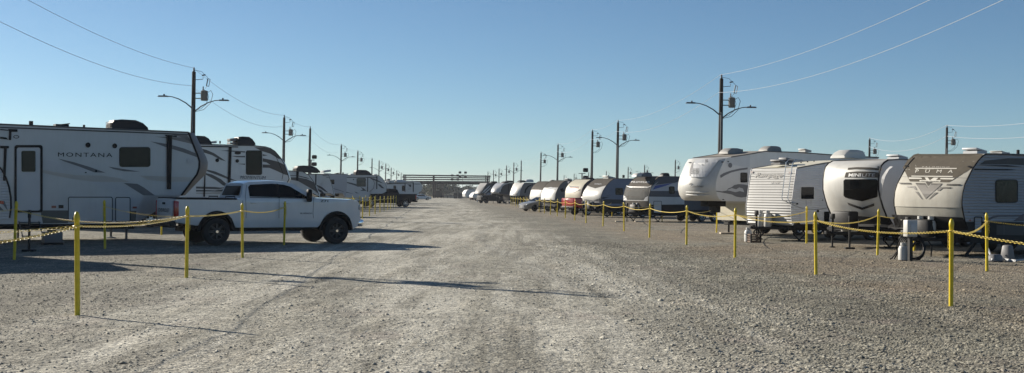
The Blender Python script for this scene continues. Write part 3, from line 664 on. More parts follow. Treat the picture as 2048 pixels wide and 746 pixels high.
r.decal('lettering', [textpoly('Coachmen', 1381, 374.5, 4.6, 26, shear=.45), ], ink, where='front', off=.015)
r.decal('lettering', [kc((190, 530), (215, 515), (240, 520), (215, 528), (205, 545))], ink, where='front', off=.015)
for yy in (645, 682):
    def f(bm, yy=yy):
        P = [r.onfront(*q) for q in kc((150, yy - 8), (200, yy - 4), (300, yy), (400, yy), (450, yy - 5), (470, yy - 10))]
        tube(bm, [p + Vector((.01, 0, 0)) for p in P], [.01, .03, .04, .04, .03, .01], 8)
    mk(f, 'nose_rib', FRWHITE, r.root, 40)
r.decal('marker_light', [circle(1380, 325, 3, 1.2), circle(1445, 324, 3, 1.2)], DGREY, where='front', off=.03)
r.decal('round_light', [circle(1460.5, 330.5, 4, 5)], MGREY, off=.02); r.decal('marker_light', [circle(1456.5, 323, 2, 1), circle(1446.5, 399, 2, 1)], DGREY, off=.02)
r.decal('stripe_graphic', [kc((612, 410), (660, 380), (760, 345), (880, 318), (985, 305), (985, 330), (880, 345), (770, 370), (690, 405), (618, 448))], MGREY, off=.008)
r.decal('mountain_graphic', [kc((560, 620), (640, 628), (700, 618), (720, 590), (770, 570), (800, 545), (860, 530), (940, 535), (990, 550), (990, 700), (900, 712), (830, 700), (770, 672), (690, 655), (560, 632))], MGREY, off=.008)
r.decal('mountain_graphic', [kc((700, 612), (770, 585), (830, 600), (870, 575), (920, 590), (940, 640), (880, 625), (820, 640), (760, 625))], LGREY, off=.013)
r.window(1482, 346, 1494, 364, 1, 1)
r.decal('roof_side_band', [kc((700, 180), (760, 165), (1017, 135), (1017, 300), (985, 305), (700, 255))], LGREY, off=.005)
wg = pm('weathered grey plastic', (.22, .22, .21), .6, dirt=.3); r.ac(1462, 307.5, .85, .27, mat=wg, W_=.6, lab='weathered rooftop air conditioner over the nose'); r.ac(1540, 303, .85, .27, mat=wg, W_=.6)
r.pipe(1482, 303, .1, .09); r.vent(1610, 304, h=.1)
mk(lambda bm: box(bm, (r.xf - 2.35, 0, 1.05), (.05, 2.3, .8)), 'front_bulkhead', CREAM, r.root)
r.scissor(r.xf - 2.9, h=.6)
# fifth: dark nose with blue wedge
kw = K(1240, 330, 4.97)
r = right_tt('travel_trailer', 1298, 77, 'travel trailer with all-grey nose and blue wedge stripes', [(1500, 357), (1372, 354), (1330, 352.6), (1322, 353.5)],
    kw((380, 125), (345, 160), (312, 210), (295, 260), (285, 320), (285, 380), (290, 420)), 9.5, (NAVY, TAUPE2, ROOF), B=.12, bl=.9, bp=4, zb=.8)
prow = r
gry = pm('prowler mid grey', (.09, .09, .086), .7, var=.08, spec=.05)
r.decal('lower_cap_panel', [kw((62, 212), (100, 222), (285, 222), (308, 205), (296, 262), (286, 300), (278, 355), (50, 350), (35, 300), (45, 255))], gry, where='front', off=.006)
r.decal('cap_outline', [stroke(kw((62, 205), (95, 218), (280, 220), (308, 207)), 1.1), kw((35, 300), (60, 320), (70, 348), (235, 352), (250, 325), (280, 308), (278, 358), (33, 352))], WHITE, where='front', off=.012)
r.decal('lettering', [textpoly('PROWLER', 1261.5, 365.5, 3.2, 38, slope=.0, shear=.25, space=1.1, bold=.03)], WHITE, where='front', off=.02)
r.decal('stripe_graphic', [kw((320, 210), (400, 150), (410, 142), (385, 195), (540, 176), (600, 160), (600, 168), (470, 200), (330, 250)), kw((330, 200), (600, 168), (600, 258), (300, 258), (310, 230))], pm('light band', (.38, .39, .42), .4), off=.006)
r.decal('stripe_graphic', [kw((350, 205), (530, 178), (460, 205), (325, 246))], BLUE, off=.010)
r.decal('upper_band', [kw((380, 130), (600, 128), (600, 158), (350, 198), (400, 145))], NAVY, off=.008)
r.decal('lower_side_panel', [kw((288, 314), (640, 320), (640, 392), (290, 395))], LGREY, off=.006)
r.window(1338.5, 373.5, 1348.5, 387, 2, .8, GLASS, BLACK)
r.hatch(1307, 402, 1323.5, 426, 1.5, .9, BLACK, LGREY); r.ac(1329, 352.8, .55, .26, W_=.4); r.ac(1289, 352.8, .8, .28, mat=MGREY, W_=.6); r.ac(1276, 352.8, .6, .24, mat=PLAST, W_=.5)
r.decal('under_panel', [kw((290, 395), (640, 392), (640, 450), (292, 440))], BLACK, off=.004)
r.scissor(r.xf - .9, 1.1, .62); r.scissor(r.xf - .6, -1.1, .62); r.tongue(r.xf - .2, 1.2, .55, True, PSHELL)
# further ones
kf = K(1110, 330, 6.213)
r = right_tt('travel_trailer', 1207, 91, 'travel trailer with dark upper cap, white lower nose and slate blue side wall', [(1330, 358), (1255, 357.5), (1232, 357)], kf((735, 170), (680, 210), (630, 265), (595, 320), (575, 370), (570, 420), (580, 450)), 8.5,
    (SLATE, FRWHITE, ROOF), B=.14, zb=.9, cut=(371, TAUPE2))
r.decal('cap_chevron', [kf((398, 250), (640, 250), (600, 262), (500, 290), (430, 268))], TAUPE2, where='front', off=.01, step=3)
r.decal('lettering', [textpoly('OUTBACK', 1189, 368.8, 1.9, 14, bold=.02)], LGREY, where='front', off=.02)
r.decal('lettering', [textpoly('Ultra-Lite', 1182, 391.5, 1.6, 10)], MGREY, where='front', off=.02)
r.decal('lower_cap_panel', [kf((362, 410), (400, 430), (480, 440), (560, 410), (570, 440), (580, 470), (370, 470))], MGREY, where='front', off=.008)
r.window(1231.5, 376.5, 1245.5, 389, 1, .6); r.decal('swoosh_graphic', [kf((575, 405), (600, 395), (680, 400), (630, 410), (590, 430)), kf((640, 378), (700, 385), (645, 383))], NAVY, off=.01)
r.decal('lower_side_panel', [kf((590, 440), (620, 425), (850, 430), (850, 480), (600, 480))], DGREY, off=.01)
r.vent(1218, 357, h=.14, w=.7); r.pipe(1247, 355, .2, .1); r.tongue(r.xf - .2, 1.2, .55, True, PSHELL); r.scissor(r.xf - .8, 1.0)
r = right_tt('travel_trailer', 1164, 103, 'travel trailer with cream nose and reddish emblem behind the red pickup', [(1260, 360), (1190, 359.5), (1183, 359)], kf((440, 185), (400, 210), (365, 245), (340, 290), (328, 340), (325, 400), (330, 430)), 8.5,
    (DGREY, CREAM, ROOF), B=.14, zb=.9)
r.decal('lettering', [textpoly('SUNSET', 1139.5, 377, 2.4, 18, shear=.2, bold=.02)], pm('rust red vinyl', (.35, .10, .06), .5), where='front', off=.03)
r.decal('emblem', [kf((180, 300), (225, 308), (320, 300), (228, 348))], pm('brown grey vinyl', (.2, .15, .13), .5), where='front', off=.02)
r.decal('emblem', [kf((175, 250), (195, 262), (300, 268), (290, 275), (180, 275)), kf((150, 210), (185, 195), (165, 235), (175, 248)), kf((130, 335), (150, 352), (135, 350))], MGREY, where='front', off=.02)
r.ac(1176, 359.5, .9, .2); r.tongue(r.xf - .2, 1.2, .55, False)
k5 = K(950, 330, 7.459)
for (px, dep, lab, tx, fx, shell, low) in (
    (1109, 113, 'travel trailer with taupe cap over white nose between cream and twin trailers', [(1180, 363), (1140, 361.5), (1134, 361)], [(1128, 363), (1121, 369), (1115, 378), (1111, 388), (1110, 400)], None, 0),
    (1084, 124, 'travel trailer with taupe cap over white nose, farther of the twin trailers', [(1160, 364), (1107, 363), (1103, 363)], [(1098, 366), (1092, 372), (1088, 380), (1085, 392), (1085, 399)], None, 0)):
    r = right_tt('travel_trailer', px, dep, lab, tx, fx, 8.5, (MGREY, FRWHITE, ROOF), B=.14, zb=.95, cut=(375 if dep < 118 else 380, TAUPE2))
    a, b = (1092, 1115) if dep < 118 else (1063.5, 1088)
    zc = 372 if dep < 118 else 378
    if dep < 118: r.decal('emblem', [[(1096, 375), (1102, 374), (1108, 376), (1113, 375.5), (1110, 379), (1103, 378), (1097, 378)]], LGREY, where='front', off=.02)
    r.decal('swoosh_graphic', [[(b + 5, 378), (b + 11, 376), (b + 14, 383), (b + 8, 384)]], BLACK, off=.02)
    r.vent(tx[-1][0] + 3, tx[-1][1] + .3, h=.16, w=.5, mat=MGREY); r.tongue(r.xf - .2, 1.2, .55, False)
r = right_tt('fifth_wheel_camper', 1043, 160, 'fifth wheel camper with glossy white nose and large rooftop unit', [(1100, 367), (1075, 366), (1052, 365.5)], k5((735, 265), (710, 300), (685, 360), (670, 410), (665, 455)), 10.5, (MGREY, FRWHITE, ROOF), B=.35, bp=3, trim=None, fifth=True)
r.decal('swoosh_graphic', [k5((735, 420), (745, 360), (790, 310), (860, 285), (920, 280), (850, 300), (800, 330), (765, 380), (755, 420))], BLACK, off=.02)
r.decal('nose_stripe', [k5((568, 430), (640, 425), (640, 440), (566, 442))], MGREY, where='front', off=.02); r.ac(1057, 364, 1.2, .38, mat=LGREY); r.ac(1043, 364, .9, .25)
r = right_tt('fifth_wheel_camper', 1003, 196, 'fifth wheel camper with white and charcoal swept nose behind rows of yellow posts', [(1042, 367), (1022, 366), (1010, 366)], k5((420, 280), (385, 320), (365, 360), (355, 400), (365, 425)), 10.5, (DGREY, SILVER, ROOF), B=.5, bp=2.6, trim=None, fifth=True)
r.decal('swoosh_graphic', [k5((400, 290), (440, 275), (520, 270), (450, 290), (410, 320), (385, 370), (380, 400), (360, 400), (370, 350))], LGREY, off=.02)
r.ac(1018, 365, 1.4, .35); r.ac(1010, 365.5, 1.0, .25); r.decal('awning_arm', [k5((495, 280), (505, 280), (505, 420), (495, 420))], BLACK, off=.03)
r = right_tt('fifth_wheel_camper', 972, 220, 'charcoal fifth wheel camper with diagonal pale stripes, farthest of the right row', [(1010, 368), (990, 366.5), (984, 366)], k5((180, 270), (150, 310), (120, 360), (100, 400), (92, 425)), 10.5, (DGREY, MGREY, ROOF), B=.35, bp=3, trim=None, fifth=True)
r.decal('swoosh_graphic', [k5((100, 420), (130, 380), (200, 320), (235, 300), (200, 340), (140, 400)), k5((130, 425), (190, 370), (240, 330), (240, 345), (190, 390), (160, 420)), k5((105, 355), (150, 300), (120, 350))], LGREY, off=.03)
r.ac(987, 366, 1.3, .35)
# two beyond, near the frame
def far_white(px, py, dep, L, H, lab, name='parked_camper'):
    p = D(px, py, dep); root = empty(name, (p.x, p.y, 0), R(205), lab, 'camper', GRR)
    def f(bm):
        pr = [(-L / 2, .7), (-L / 2, H), (L / 2 - .9, H), (L / 2 - .2, H - .7), (L / 2, H * .45), (L / 2 - .3, .7)]
        a = [bm.verts.new((x, 1.2, z)) for x, z in pr]; b = [bm.verts.new((x, -1.2, z)) for x, z in pr]
        bm.faces.new(a); bm.faces.new(b[::-1])
        for i in range(6): bm.faces.new((a[i], b[i], b[(i + 1) % 6], a[(i + 1) % 6]))
        bmesh.ops.bevel(bm, geom=bm.edges[:], offset=.18, segments=3, affect='EDGES')
    mk(f, 'wall', WHITE, root, 40)
    for x in (-L * .2, -L * .1):
        for u in (1, -1): make_wheel(root, x, u * 1.0, .35, .22, u)
    mk(lambda bm: (box(bm, (-.5, 1.215, H * .62), (.9, .03, .55)), box(bm, (-2.2, 1.215, H * .62), (.6, .03, .5))), 'window', GLASS, root)
    mk(lambda bm: box(bm, (-.6, 0, .6), (L - 1.4, 1.9, .16)), 'chassis', STEEL, root)
    return root
far_white(942, 391, 330, 4.6, 2.9, 'small white camper with rounded front parked near the pipe frame')
far_white(953, 391, 290, 3.2, 2.2, 'low white trailer shell standing next to the charcoal camper')
# ================================================================== CARS AND PICKUPS
def shell(r, name, out, wf, mat, xs, zs, smooth=32, crown=.03, nose=.12, parent=None):
    """closed body: side outline out (x, z) with half width wf(x, z); xs and zs are where the sides may bend"""
    bm = bmesh.new()
    vs = [bm.verts.new((x, 0, z)) for x, z in out]; bm.faces.new(vs)
    for k in xs: bmesh.ops.bisect_plane(bm, geom=bm.verts[:] + bm.edges[:] + bm.faces[:], plane_co=(k, 0, 0), plane_no=(1, 0, 0), dist=1e-4)
    for k in zs: bmesh.ops.bisect_plane(bm, geom=bm.verts[:] + bm.edges[:] + bm.faces[:], plane_co=(0, 0, k), plane_no=(0, 0, 1), dist=1e-4)
    be = [e for e in bm.edges if len(e.link_faces) == 1]
    pos = {v: v.co.copy() for v in bm.verts}
    x1 = max(p[0] for p in out); x0 = min(p[0] for p in out)
    left = {}; 
    faces = [list(f.verts) for f in bm.faces]
    U = (-1, -.93, -.6, 0, .6, .93, 1)
    g = {}
    def V(v, u):
        if (v, u) not in g:
            c = pos[v]; w = wf(c.x, c.z)
            k = 1 - abs(u) ** 3
            t = max(0, (c.x - (x1 - .7)) / .7); xx = c.x + nose * k * t - (nose * .4 * k * max(0, (x0 + .15 - c.x) / .15))
            g[(v, u)] = bm.verts.new((xx, u * w, c.z + (crown * k if c.z > .8 else 0)))
        return g[(v, u)]
    edges = [(e.verts[0], e.verts[1]) for e in be]
    for a, b in edges:
        for u0, u1 in zip(U, U[1:]):
            try: bm.faces.new((V(a, u0), V(b, u0), V(b, u1), V(a, u1)))
            except ValueError: pass
    for f in faces:
        bm.faces.new([V(v, 1) for v in f]); bm.faces.new([V(v, -1) for v in f][::-1])
    bmesh.ops.delete(bm, geom=list(pos), context='VERTS')
    return frombm(name, bm, mat, parent or r.root, smooth)
def patch(r, name, polys, wf, mat, off=.006, both=True, parent=None, grid=.12, px=True, inset=None):
    """a panel lying on the curved side; polys in photo pixels, or local x, z when px is False"""
    bm = bmesh.new()
    for P in polys:
        if px: P = [r.side(a, b, inset if inset is not None else max(0, r.W / 2 - wf(0, r.side(a, b)[1]))) for a, b in P]
        try: bm.faces.new([bm.verts.new((a, 0, b)) for a, b in P])
        except ValueError: pass
    bmesh.ops.triangulate(bm, faces=bm.faces[:])
    zs = [v.co.z for v in bm.verts]; k = min(zs) + grid
    while k < max(zs):
        bmesh.ops.bisect_plane(bm, geom=bm.verts[:] + bm.edges[:] + bm.faces[:], plane_co=(0, 0, k), plane_no=(0, 0, 1), dist=1e-5); k += grid
    fs = [[v.co.copy() for v in f.verts] for f in bm.faces]; bm.clear()
    for u in ((1, -1) if both else (r.sg,)):
        for f in fs: bm.faces.new([bm.verts.new((c.x, u * (wf(c.x, c.z) + off), c.z)) for c in f])
    bmesh.ops.remove_doubles(bm, verts=bm.verts, dist=1e-5)
    return frombm(name, bm, mat, parent or r.root)
def arc(cx, cz, rx, rz, a0, a1, n=10):
    return [(cx + rx * math.cos(R(a0 + (a1 - a0) * k / n)), cz + rz * math.sin(R(a0 + (a1 - a0) * k / n))) for k in range(n + 1)]
def truck(r, paint, wheel_r=.42, detail=True, L0=-3.1, lug=8, rimm=None, chrome=True):
    """crew cab pickup in its own frame: rear axle x=-1.85, front axle x=2.2"""
    ax0, ax1 = -1.85, 2.2; W2 = r.W / 2; R_ = wheel_r
    def wf(x, z):
        w = W2 - (.04 if z < .75 else 0)
        if z > 1.46: w -= (z - 1.46) * .40
        if x > 2.5: w -= .16 * ((x - 2.5) / .7) ** 2
        if x < -3.0: w -= .03
        return w
    arch = lambda c: arc(c, .42, .60, .66, 0, 180)
    out = [(-3.12, .72), (-3.14, 1.42), (-1.2, 1.42), (-1.1, 1.47), (-1.03, 1.62), (-.93, 1.93), (-.75, 2.0), (.0, 2.04), (.45, 2.015), (.72, 1.965), (1.35, 1.56), (1.46, 1.50), (2.2, 1.475), (2.75, 1.455), (2.98, 1.42), (3.07, 1.33), (3.1, 1.1), (3.12, .8), (3.1, .6), (2.86, .5)]
    out += [p for p in arch(ax1) if p[1] >= .45][0:] + [(1.55, .55), (-1.2, .55)] + [p for p in arch(ax0) if p[1] >= .45] + [(-2.5, .62)]
    body = shell(r, 'body', out, wf, paint, (-2.9, -2, -1, 0, 1, 2, 2.6, 2.8, 2.95), (.76, 1.0, 1.2, 1.34, 1.46, 1.6, 1.8), 30)
    # bed liner, arches, cladding, glass
    mk(lambda bm: box(bm, (-2.15, 0, 1.462), (1.86, r.W - .3, .03)), 'bed_cover', BLACK, r.root)
    for u in (1, -1): mk(lambda bm: box(bm, (-2.15, u * (W2 - .06), 1.45), (1.9, .09, .05), .015), 'bed_rail', BLACK, r.root)
    for c, in ((ax0,), (ax1,)):
        a = arc(c, .42, .60, .66, 2, 178, 14); b = arc(c, .42, .52, .57, 178, 2, 14)
        for u in (1, -1):
            def f(bm):
                o = [[bm.verts.new((x, u * (wf(x, z) + dy), z)) for x, z in q] for q, dy in ((a, .012), (a, .05), (b, .05), (b, -.3))]
                for q0, q1 in zip(o, o[1:]):
                    m = len(q0)
                    for i in range(m - 1):
                        j0 = i if q0 is not o[2] else i; 
                        bm.faces.new((q0[i], q0[i + 1], q1[i + 1], q1[i])) if not (q0 is o[1]) else bm.faces.new((q0[i], q0[i + 1], q1[m - 2 - i], q1[m - 1 - i]))
            mk(f, 'wheel_flare', BLACK, r.root, 40)
            mk(lambda bm: box(bm, (c, u * (W2 - .45), .75), (1.25, .5, .6), .1), 'wheel_well', BLACK, r.root)
    gl = [(-.79, 1.53), (-.80, 1.83), (-.72, 1.905), (.02, 1.95), (.42, 1.92), (.62, 1.865), (1.13, 1.56), (1.16, 1.50)]
    g = patch(r, 'side_window', [gl], wf, GLASS, .006, px=False)
    patch(r, 'pillar', [[(.16, 1.5), (.16, 1.945), (.22, 1.945), (.22, 1.5)], [(.80, 1.5), (.74, 1.77), (.765, 1.77), (.83, 1.5)]], wf, BLACK, .012, px=False, parent=g)
    mk(lambda bm: tube(bm, [(-.79, r.sg * (wf(0, 1.5) + .01), 1.50), (1.16, r.sg * (wf(0, 1.5) + .01), 1.49)], .012, 6), 'window_sill', BLACK, g)
    def plane4(pts, name, mat, off):
        def f(bm):
            V = [bm.verts.new(p) for p in pts]; bm.faces.new(V)
        o = mk(f, name, mat, r.root); return o
    wm = .80
    plane4([(1.37, -.82, 1.575), (1.37, .82, 1.575), (.79, .66, 1.955), (.79, -.66, 1.955)], 'windshield', GLASS, 0)
    for v in bpy.data.objects[r.root.name].children[-1].data.vertices if False else []: pass
    plane4([(-1.075, -.80, 1.56), (-1.075, .80, 1.56), (-.965, .70, 1.87), (-.965, -.70, 1.87)], 'rear_window', GLASS, 0)
    seam = lambda pts: stroke(pts, .012)
    patch(r, 'door_seam', [seam([(-.92, .62), (-.90, 1.0), (-.93, 1.52), (-.84, 1.9)]), seam([(.19, .62), (.19, 1.48)]), seam([(1.42, .62), (1.36, 1.0), (1.38, 1.5)]), seam([(-.90, .66), (1.4, .66)]), seam([(-1.02, .72), (-1.02, 1.4)])], wf, BLACK, .004, px=False)
    for x in (-.66, .42):
        for u in (1, -1): mk(lambda bm: box(bm, (x, u * (wf(x, 1.33) + .02), 1.33), (.2, .035, .04), .012), 'door_handle', paint, r.root, 40)
    for u in (1, -1):
        def f(bm): box(bm, (1.16, u * (W2 + .15), 1.58), (.16, .18, .42), .05); box(bm, (1.16, u * (W2 + .02), 1.52), (.07, .2, .06), .02)
        mk(f, 'wing_mirror', BLACK, r.root, 40)
    # front: headlights, grille, bumper; rear: tailgate, lamps, bumper
    for u in (1, -1):
        def f(bm): box(bm, (2.98, u * .83, 1.20), (.26, .2, .2), .04)
        mk(f, 'headlight', pm('headlight lens', (.25, .27, .28), .08, coat=1), r.root, 40)
        def f(bm): box(bm, (-3.09, u * (W2 - .10), 1.14), (.17, .17, .5), .04)
        mk(f, 'tail_light', RED, r.root, 40)
    mk(lambda bm: [box(bm, (3.17, 0, z), (.05, 1.3, .05), .015) for z in (.92, 1.02, 1.12, 1.22)], 'grille', BLACK, r.root)
    mk(lambda bm: box(bm, (3.12, 0, .68), (.3, r.W - .24, .24), .07), 'front_bumper', CHROME if chrome else BLACK, r.root, 40)
    mk(lambda bm: box(bm, (-3.2, 0, .66), (.24, r.W - .14, .2), .05), 'rear_bumper', BLACK if not chrome else STEEL, r.root, 40)
    tg = mk(lambda bm: box(bm, (-3.17, 0, 1.1), (.05, 1.56, .56), .02), 'tailgate', paint, r.root, 40)
    mk(lambda bm: box(bm, (-3.205, 0, 1.29), (.02, .28, .07), .01), 'handle', BLACK, tg)
    mk(lambda bm: [box(bm, (x, 0, .5), (l, w, h)) for x, l, w, h in ((0, 5.4, .9, .16), (-.0, 2.4, 1.5, .1))], 'chassis', STEEL, r.root)
    [mk(lambda bm: tube(bm, [(x, -.8, R_), (x, .8, R_)], .06, 8), 'axle', STEEL, r.root) for x in (ax0, ax1)]
    for x in (ax0, ax1):
        for u in (1, -1): make_wheel(r.root, x, u * (W2 - .10), R_, .30, u, rimm or BLACK, lug)
    return wf
WT = Rig('pickup_truck', 553, 37.6, HL, -1, 2.04, 'white crew cab pickup on black wheels parked broadside left of the drive', 'pickup truck')
d0 = WT.side(432, 461)[0]; d1 = WT.side(674, 461)[0]
print('truck axles at', d0, d1)
WT.root.location = WT.root.location + WT.ax * ((d0 + d1) / 2 - .175); WT.o = WT.root.location.copy()
wfw = truck(WT, WHTP, .43, rimm=pm('gunmetal rim', (.05, .05, .052), .35, .7), lug=8)
kt = K(320, 250, 2.869); kg = K(130, 380, 5.328)
for u in (1, -1):
    for x in (-1.85, 2.2):
        mk(lambda bm: lathe(bm, [(.05, 0), (.045, .03)], (x, u * (1.02 - .10) + u * .13, .43), 8, Matrix.Rotation(R(-90 * u), 3, 'X')), 'hub_cap', CHROME, WT.root)
def flat_text(r, name, body, c, h, ax, mat, w=None, mirror=1, bold=.02, shear=0):
    """lettering on a vertical face: c = centre in the vehicle's frame, ax = direction in which it reads"""
    vs, fs = textpoly(body, 0, 0, h, w, shear=shear, bold=bold)
    wd = max(v[0] for v in vs)
    bm = bmesh.new(); V = [bm.verts.new(Vector(c) + Vector(ax) * (a - wd / 2) + Vector((0, 0, -b))) for a, b in vs]
    for f in fs:
        try: bm.faces.new([V[i] for i in f])
        except ValueError: pass
    return frombm(name, bm, mat, r.root, norm=False)
flat_text(WT, 'lettering', 'CHEVROLET', (-3.2005, 0, 1.02), .115, (0, -1, 0), DGREY, 1.15)
flat_text(WT, 'badge', 'Z71', (1.75, -1.026, 1.37), .07, (1, 0, 0), BLACK, .28)
flat_text(WT, 'badge', 'SILVERADO', (1.12, -1.024, .98), .045, (1, 0, 0), DGREY, .42)
for u in (1, -1): mk(lambda bm: tube(bm, [(-1.5, u * .8, 1.42), (-1.5, u * .8, 1.52), (-1.2, u * .8, 1.52), (-1.2, u * .8, 1.42)], .02, 6), 'bed_tie_bar', BLACK, WT.root)
RT = Rig('pickup_truck', 1150, 99, HL, -1, 2.0, 'red pickup seen from its tailgate beside a silver sedan', 'pickup truck'); RT.root.location += RT.ax * 3.2
truck(RT, REDP, .42, rimm=ALU, lug=6)
BT = Rig('pickup_truck', 828, 143, 206, 1, 2.0, 'black crew cab pickup by the yellow posts left of the drive', 'pickup truck'); BT.root.location += BT.ax * 3.1; BT.root.scale = (1.08,) * 3
truck(BT, BLKP, .42, rimm=ALU, lug=6, chrome=False)
DT = Rig('pickup_truck', 960, 214, HR, 1, 2.0, 'dark pickup coupled under the charcoal fifth wheel nose', 'pickup truck'); DT.root.location -= DT.ax * 3.6
truck(DT, BLKP, .42, rimm=BLACK, lug=6, chrome=False)
def sedan(r, paint, hatch=False, L=4.6):
    W2 = r.W / 2; a0, a1, rr = -1.35, 1.4, .33
    def wf(x, z):
        w = W2 - (.05 if z < .35 else 0) - max(0, z - .92) * .42
        if x > 1.5: w -= .22 * ((x - 1.5) / .8) ** 2
        if x < -1.7: w -= .12 * ((-1.7 - x) / .6) ** 2
        return w
    out = [(-2.22, .35), (-2.28, .62), (-2.22, .95), (-1.75, 1.06), (-1.35, 1.24), (-.9, 1.40), (-.3, 1.46), (.25, 1.42), (.75, 1.2), (1.15, .98), (1.7, .90), (2.1, .78), (2.28, .6), (2.3, .32), (2.1, .22)]
    out += [p for p in arc(a1, .33, .40, .40, 0, 180) if p[1] > .25] + [(.9, .24), (-.9, .24)] + [p for p in arc(a0, .33, .40, .40, 0, 180) if p[1] > .25]
    shell(r, 'body', out, wf, paint, (-2, -1.6, -1, 0, 1, 1.7, 1.95, 2.15), (.4, .6, .8, .93, 1.1, 1.3), 30, nose=.16)
    g = patch(r, 'side_window', [[(-1.45, 1.0), (-1.15, 1.22), (-.75, 1.36), (-.3, 1.40), (.2, 1.36), (.62, 1.17), (.9, .98)]], wf, GLASS, .006, px=False, grid=.08)
    patch(r, 'pillar', [[(-.28, 1.0), (-.28, 1.39), (-.22, 1.39), (-.22, 1.0)]], wf, BLACK, .01, px=False, parent=g)
    for nm, q in (('windshield', [(1.12, -.68, 1.02), (1.12, .68, 1.02), (.30, .57, 1.425), (.30, -.57, 1.425)]), ('rear_window', [(-1.70, -.62, 1.105), (-1.70, .62, 1.105), (-.95, .56, 1.425), (-.95, -.56, 1.425)])):
        def f(bm, q=q): bm.faces.new([bm.verts.new((a, b, c + .025)) for a, b, c in q])
        mk(f, nm, GLASS, r.root)
    for u in (1, -1):
        mk(lambda bm: box(bm, (2.14, u * .66, .68), (.3, .3, .13), .04), 'headlight', pm('headlight lens', (.25, .27, .28), .08, coat=1), r.root, 40)
        mk(lambda bm: box(bm, (-2.18, u * .62, .82), (.14, .34, .13), .04), 'tail_light', RED, r.root, 40)
        mk(lambda bm: box(bm, (.75, u * (W2 + .07), 1.0), (.12, .18, .12), .04), 'wing_mirror', paint, r.root, 40)
        for x in (a0, a1):
            make_wheel(r.root, x, u * (W2 - .11), rr, .22, u, ALU if not hatch else BLACK, 8)
            mk(lambda bm: box(bm, (x, u * (W2 - .36), .45), (.78, .3, .4), .05), 'wheel_well', BLACK, r.root)
    mk(lambda bm: (box(bm, (2.36, 0, .5), (.1, 1.0, .26), .04), box(bm, (2.36, 0, .25), (.1, 1.3, .06), .02)), 'grille', BLACK, r.root, 40)
    patch(r, 'door_seam', [stroke([(-.25, .34), (-.25, .98)], .012), stroke([(.75, .34), (.82, .95)], .012), stroke([(-1.0, .5), (-.95, .98)], .012)], wf, BLACK, .004, px=False)
SD = Rig('sedan_car', 1056, 119, HR, 1, 1.82, 'silver sedan with black wheels parked facing the drive', 'car'); SD.root.location -= SD.ax * 2.3 
sedan(SD, SILP, True)
WC = Rig('hatchback_car', 862, 296, 15, -1, 1.85, 'small white car glinting in the sun at the far end of the drive', 'car'); WC.root.location -= WC.ax * 2.2
sedan(WC, WHTP)
WC2 = Rig('parked_car', 842, 310, 15, -1, 1.85, 'dim car tail just behind the small glinting white car', 'car'); WC2.root.location -= WC2.ax * 2.2
sedan(WC2, pm('dusty beige car paint', (.30, .27, .22), .4))
# ================================================================== POSTS AND CHAINS
PH, PR = 1.30, .035
def post_mesh():
    bm = bmesh.new(); lathe(bm, [(PR, -.05), (PR, PH - .03), (PR * 1.12, PH - .025), (PR * 1.16, PH + .02), (PR * 1.0, PH + .05), (PR * .6, PH + .09), (.004, PH + .097)], n=16); 
    bmesh.ops.recalc_face_normals(bm, faces=bm.faces); me = bpy.data.meshes.new('marker_post'); bm.to_mesh(me); bm.free(); me.materials.append(YEL)
    me.shade_smooth(); me.set_sharp_from_angle(angle=R(50)); return me
def ring_mesh():
    bm = bmesh.new(); n = 14
    pts = [(PR * 1.25 * math.cos(a), PR * 1.25 * math.sin(a), PH - .1) for a in [2 * math.pi * k / n for k in range(n + 1)]]
    tube(bm, pts, .012, 5, False)
    for k in range(5): link_geo(bm, Vector((PR * 1.2, -.02, PH - .13 - .055 * k)), Vector((.02, 0, -1)), k % 2)
    me = bpy.data.meshes.new('chain_hook'); bm.to_mesh(me); bm.free(); me.materials.append(YELC); return me
def link_geo(bm, p, d, odd, ln=.086, r=.003, n=10, m=5):
    d = d.normalized(); s = d.cross(Vector((0, 0, 1)))
    if s.length < .1: s = Vector((1, 0, 0))
    s.normalize(); q = s.cross(d)
    s = (s + q).normalized() if odd else (q - s).normalized()
    ring = []
    for k in range(n):
        a = 2 * math.pi * k / n; c = p + d * (ln * .5 * math.cos(a)) + s * (.019 * math.sin(a))
        o = (d * math.cos(a) + s * math.sin(a)); t = d.cross(s)
        ring.append([bm.verts.new(c + (o * math.cos(b) + t * math.sin(b)) * r) for b in [2 * math.pi * j / m for j in range(m)]])
    for k in range(n):
        for j in range(m): bm.faces.new((ring[k][j], ring[k][(j + 1) % m], ring[(k + 1) % n][(j + 1) % m], ring[(k + 1) % n][j]))
PM = post_mesh(); RM = ring_mesh(); GP = 'yellow posts holding the chains'; GC = 'yellow chains slung between the posts'
def post(x, y, label):
    o = bpy.data.objects.new('marker_post', PM); COL.objects.link(o); o.location = (x, y, 0); o.rotation_euler = (R(random.uniform(-1.3, 1.3)), R(random.uniform(-1.3, 1.3)), random.uniform(0, 6))
    tag(o, label, 'post', GP)
    if math.hypot(x, y) < 70:
        c = bpy.data.objects.new('chain_end', RM); COL.objects.link(c); c.parent = o
    return Vector((x, y, 0))
def chain(a, b, sag, label, h=PH - .1):
    L = (b - a).length; dist = ((a + b) / 2).length; bm = bmesh.new()
    P = lambda t: a.lerp(b, t) + Vector((0, 0, h - 4 * sag * t * (1 - t)))
    if dist < 45:
        n = int(L / .068)
        for k in range(n):
            t = (k + .5) / n; link_geo(bm, P(t), P(t + .01) - P(t - .01), k % 2, n=10 if dist < 30 else 8, m=5 if dist < 30 else 4)
    else: tube(bm, [P(k / 12) for k in range(13)], .011 if dist < 90 else .015, 5)
    o = frombm('barrier_chain', bm, YELC, None, 60, norm=False); tag(o, label, 'chain', GC); return o
VD = ray(885, 388); VD = Vector((VD.x / VD.y, 1, 0))   # direction of the drive
FL = [G(155, 630), G(373, 555), G(485, 515), G(568, 490)]
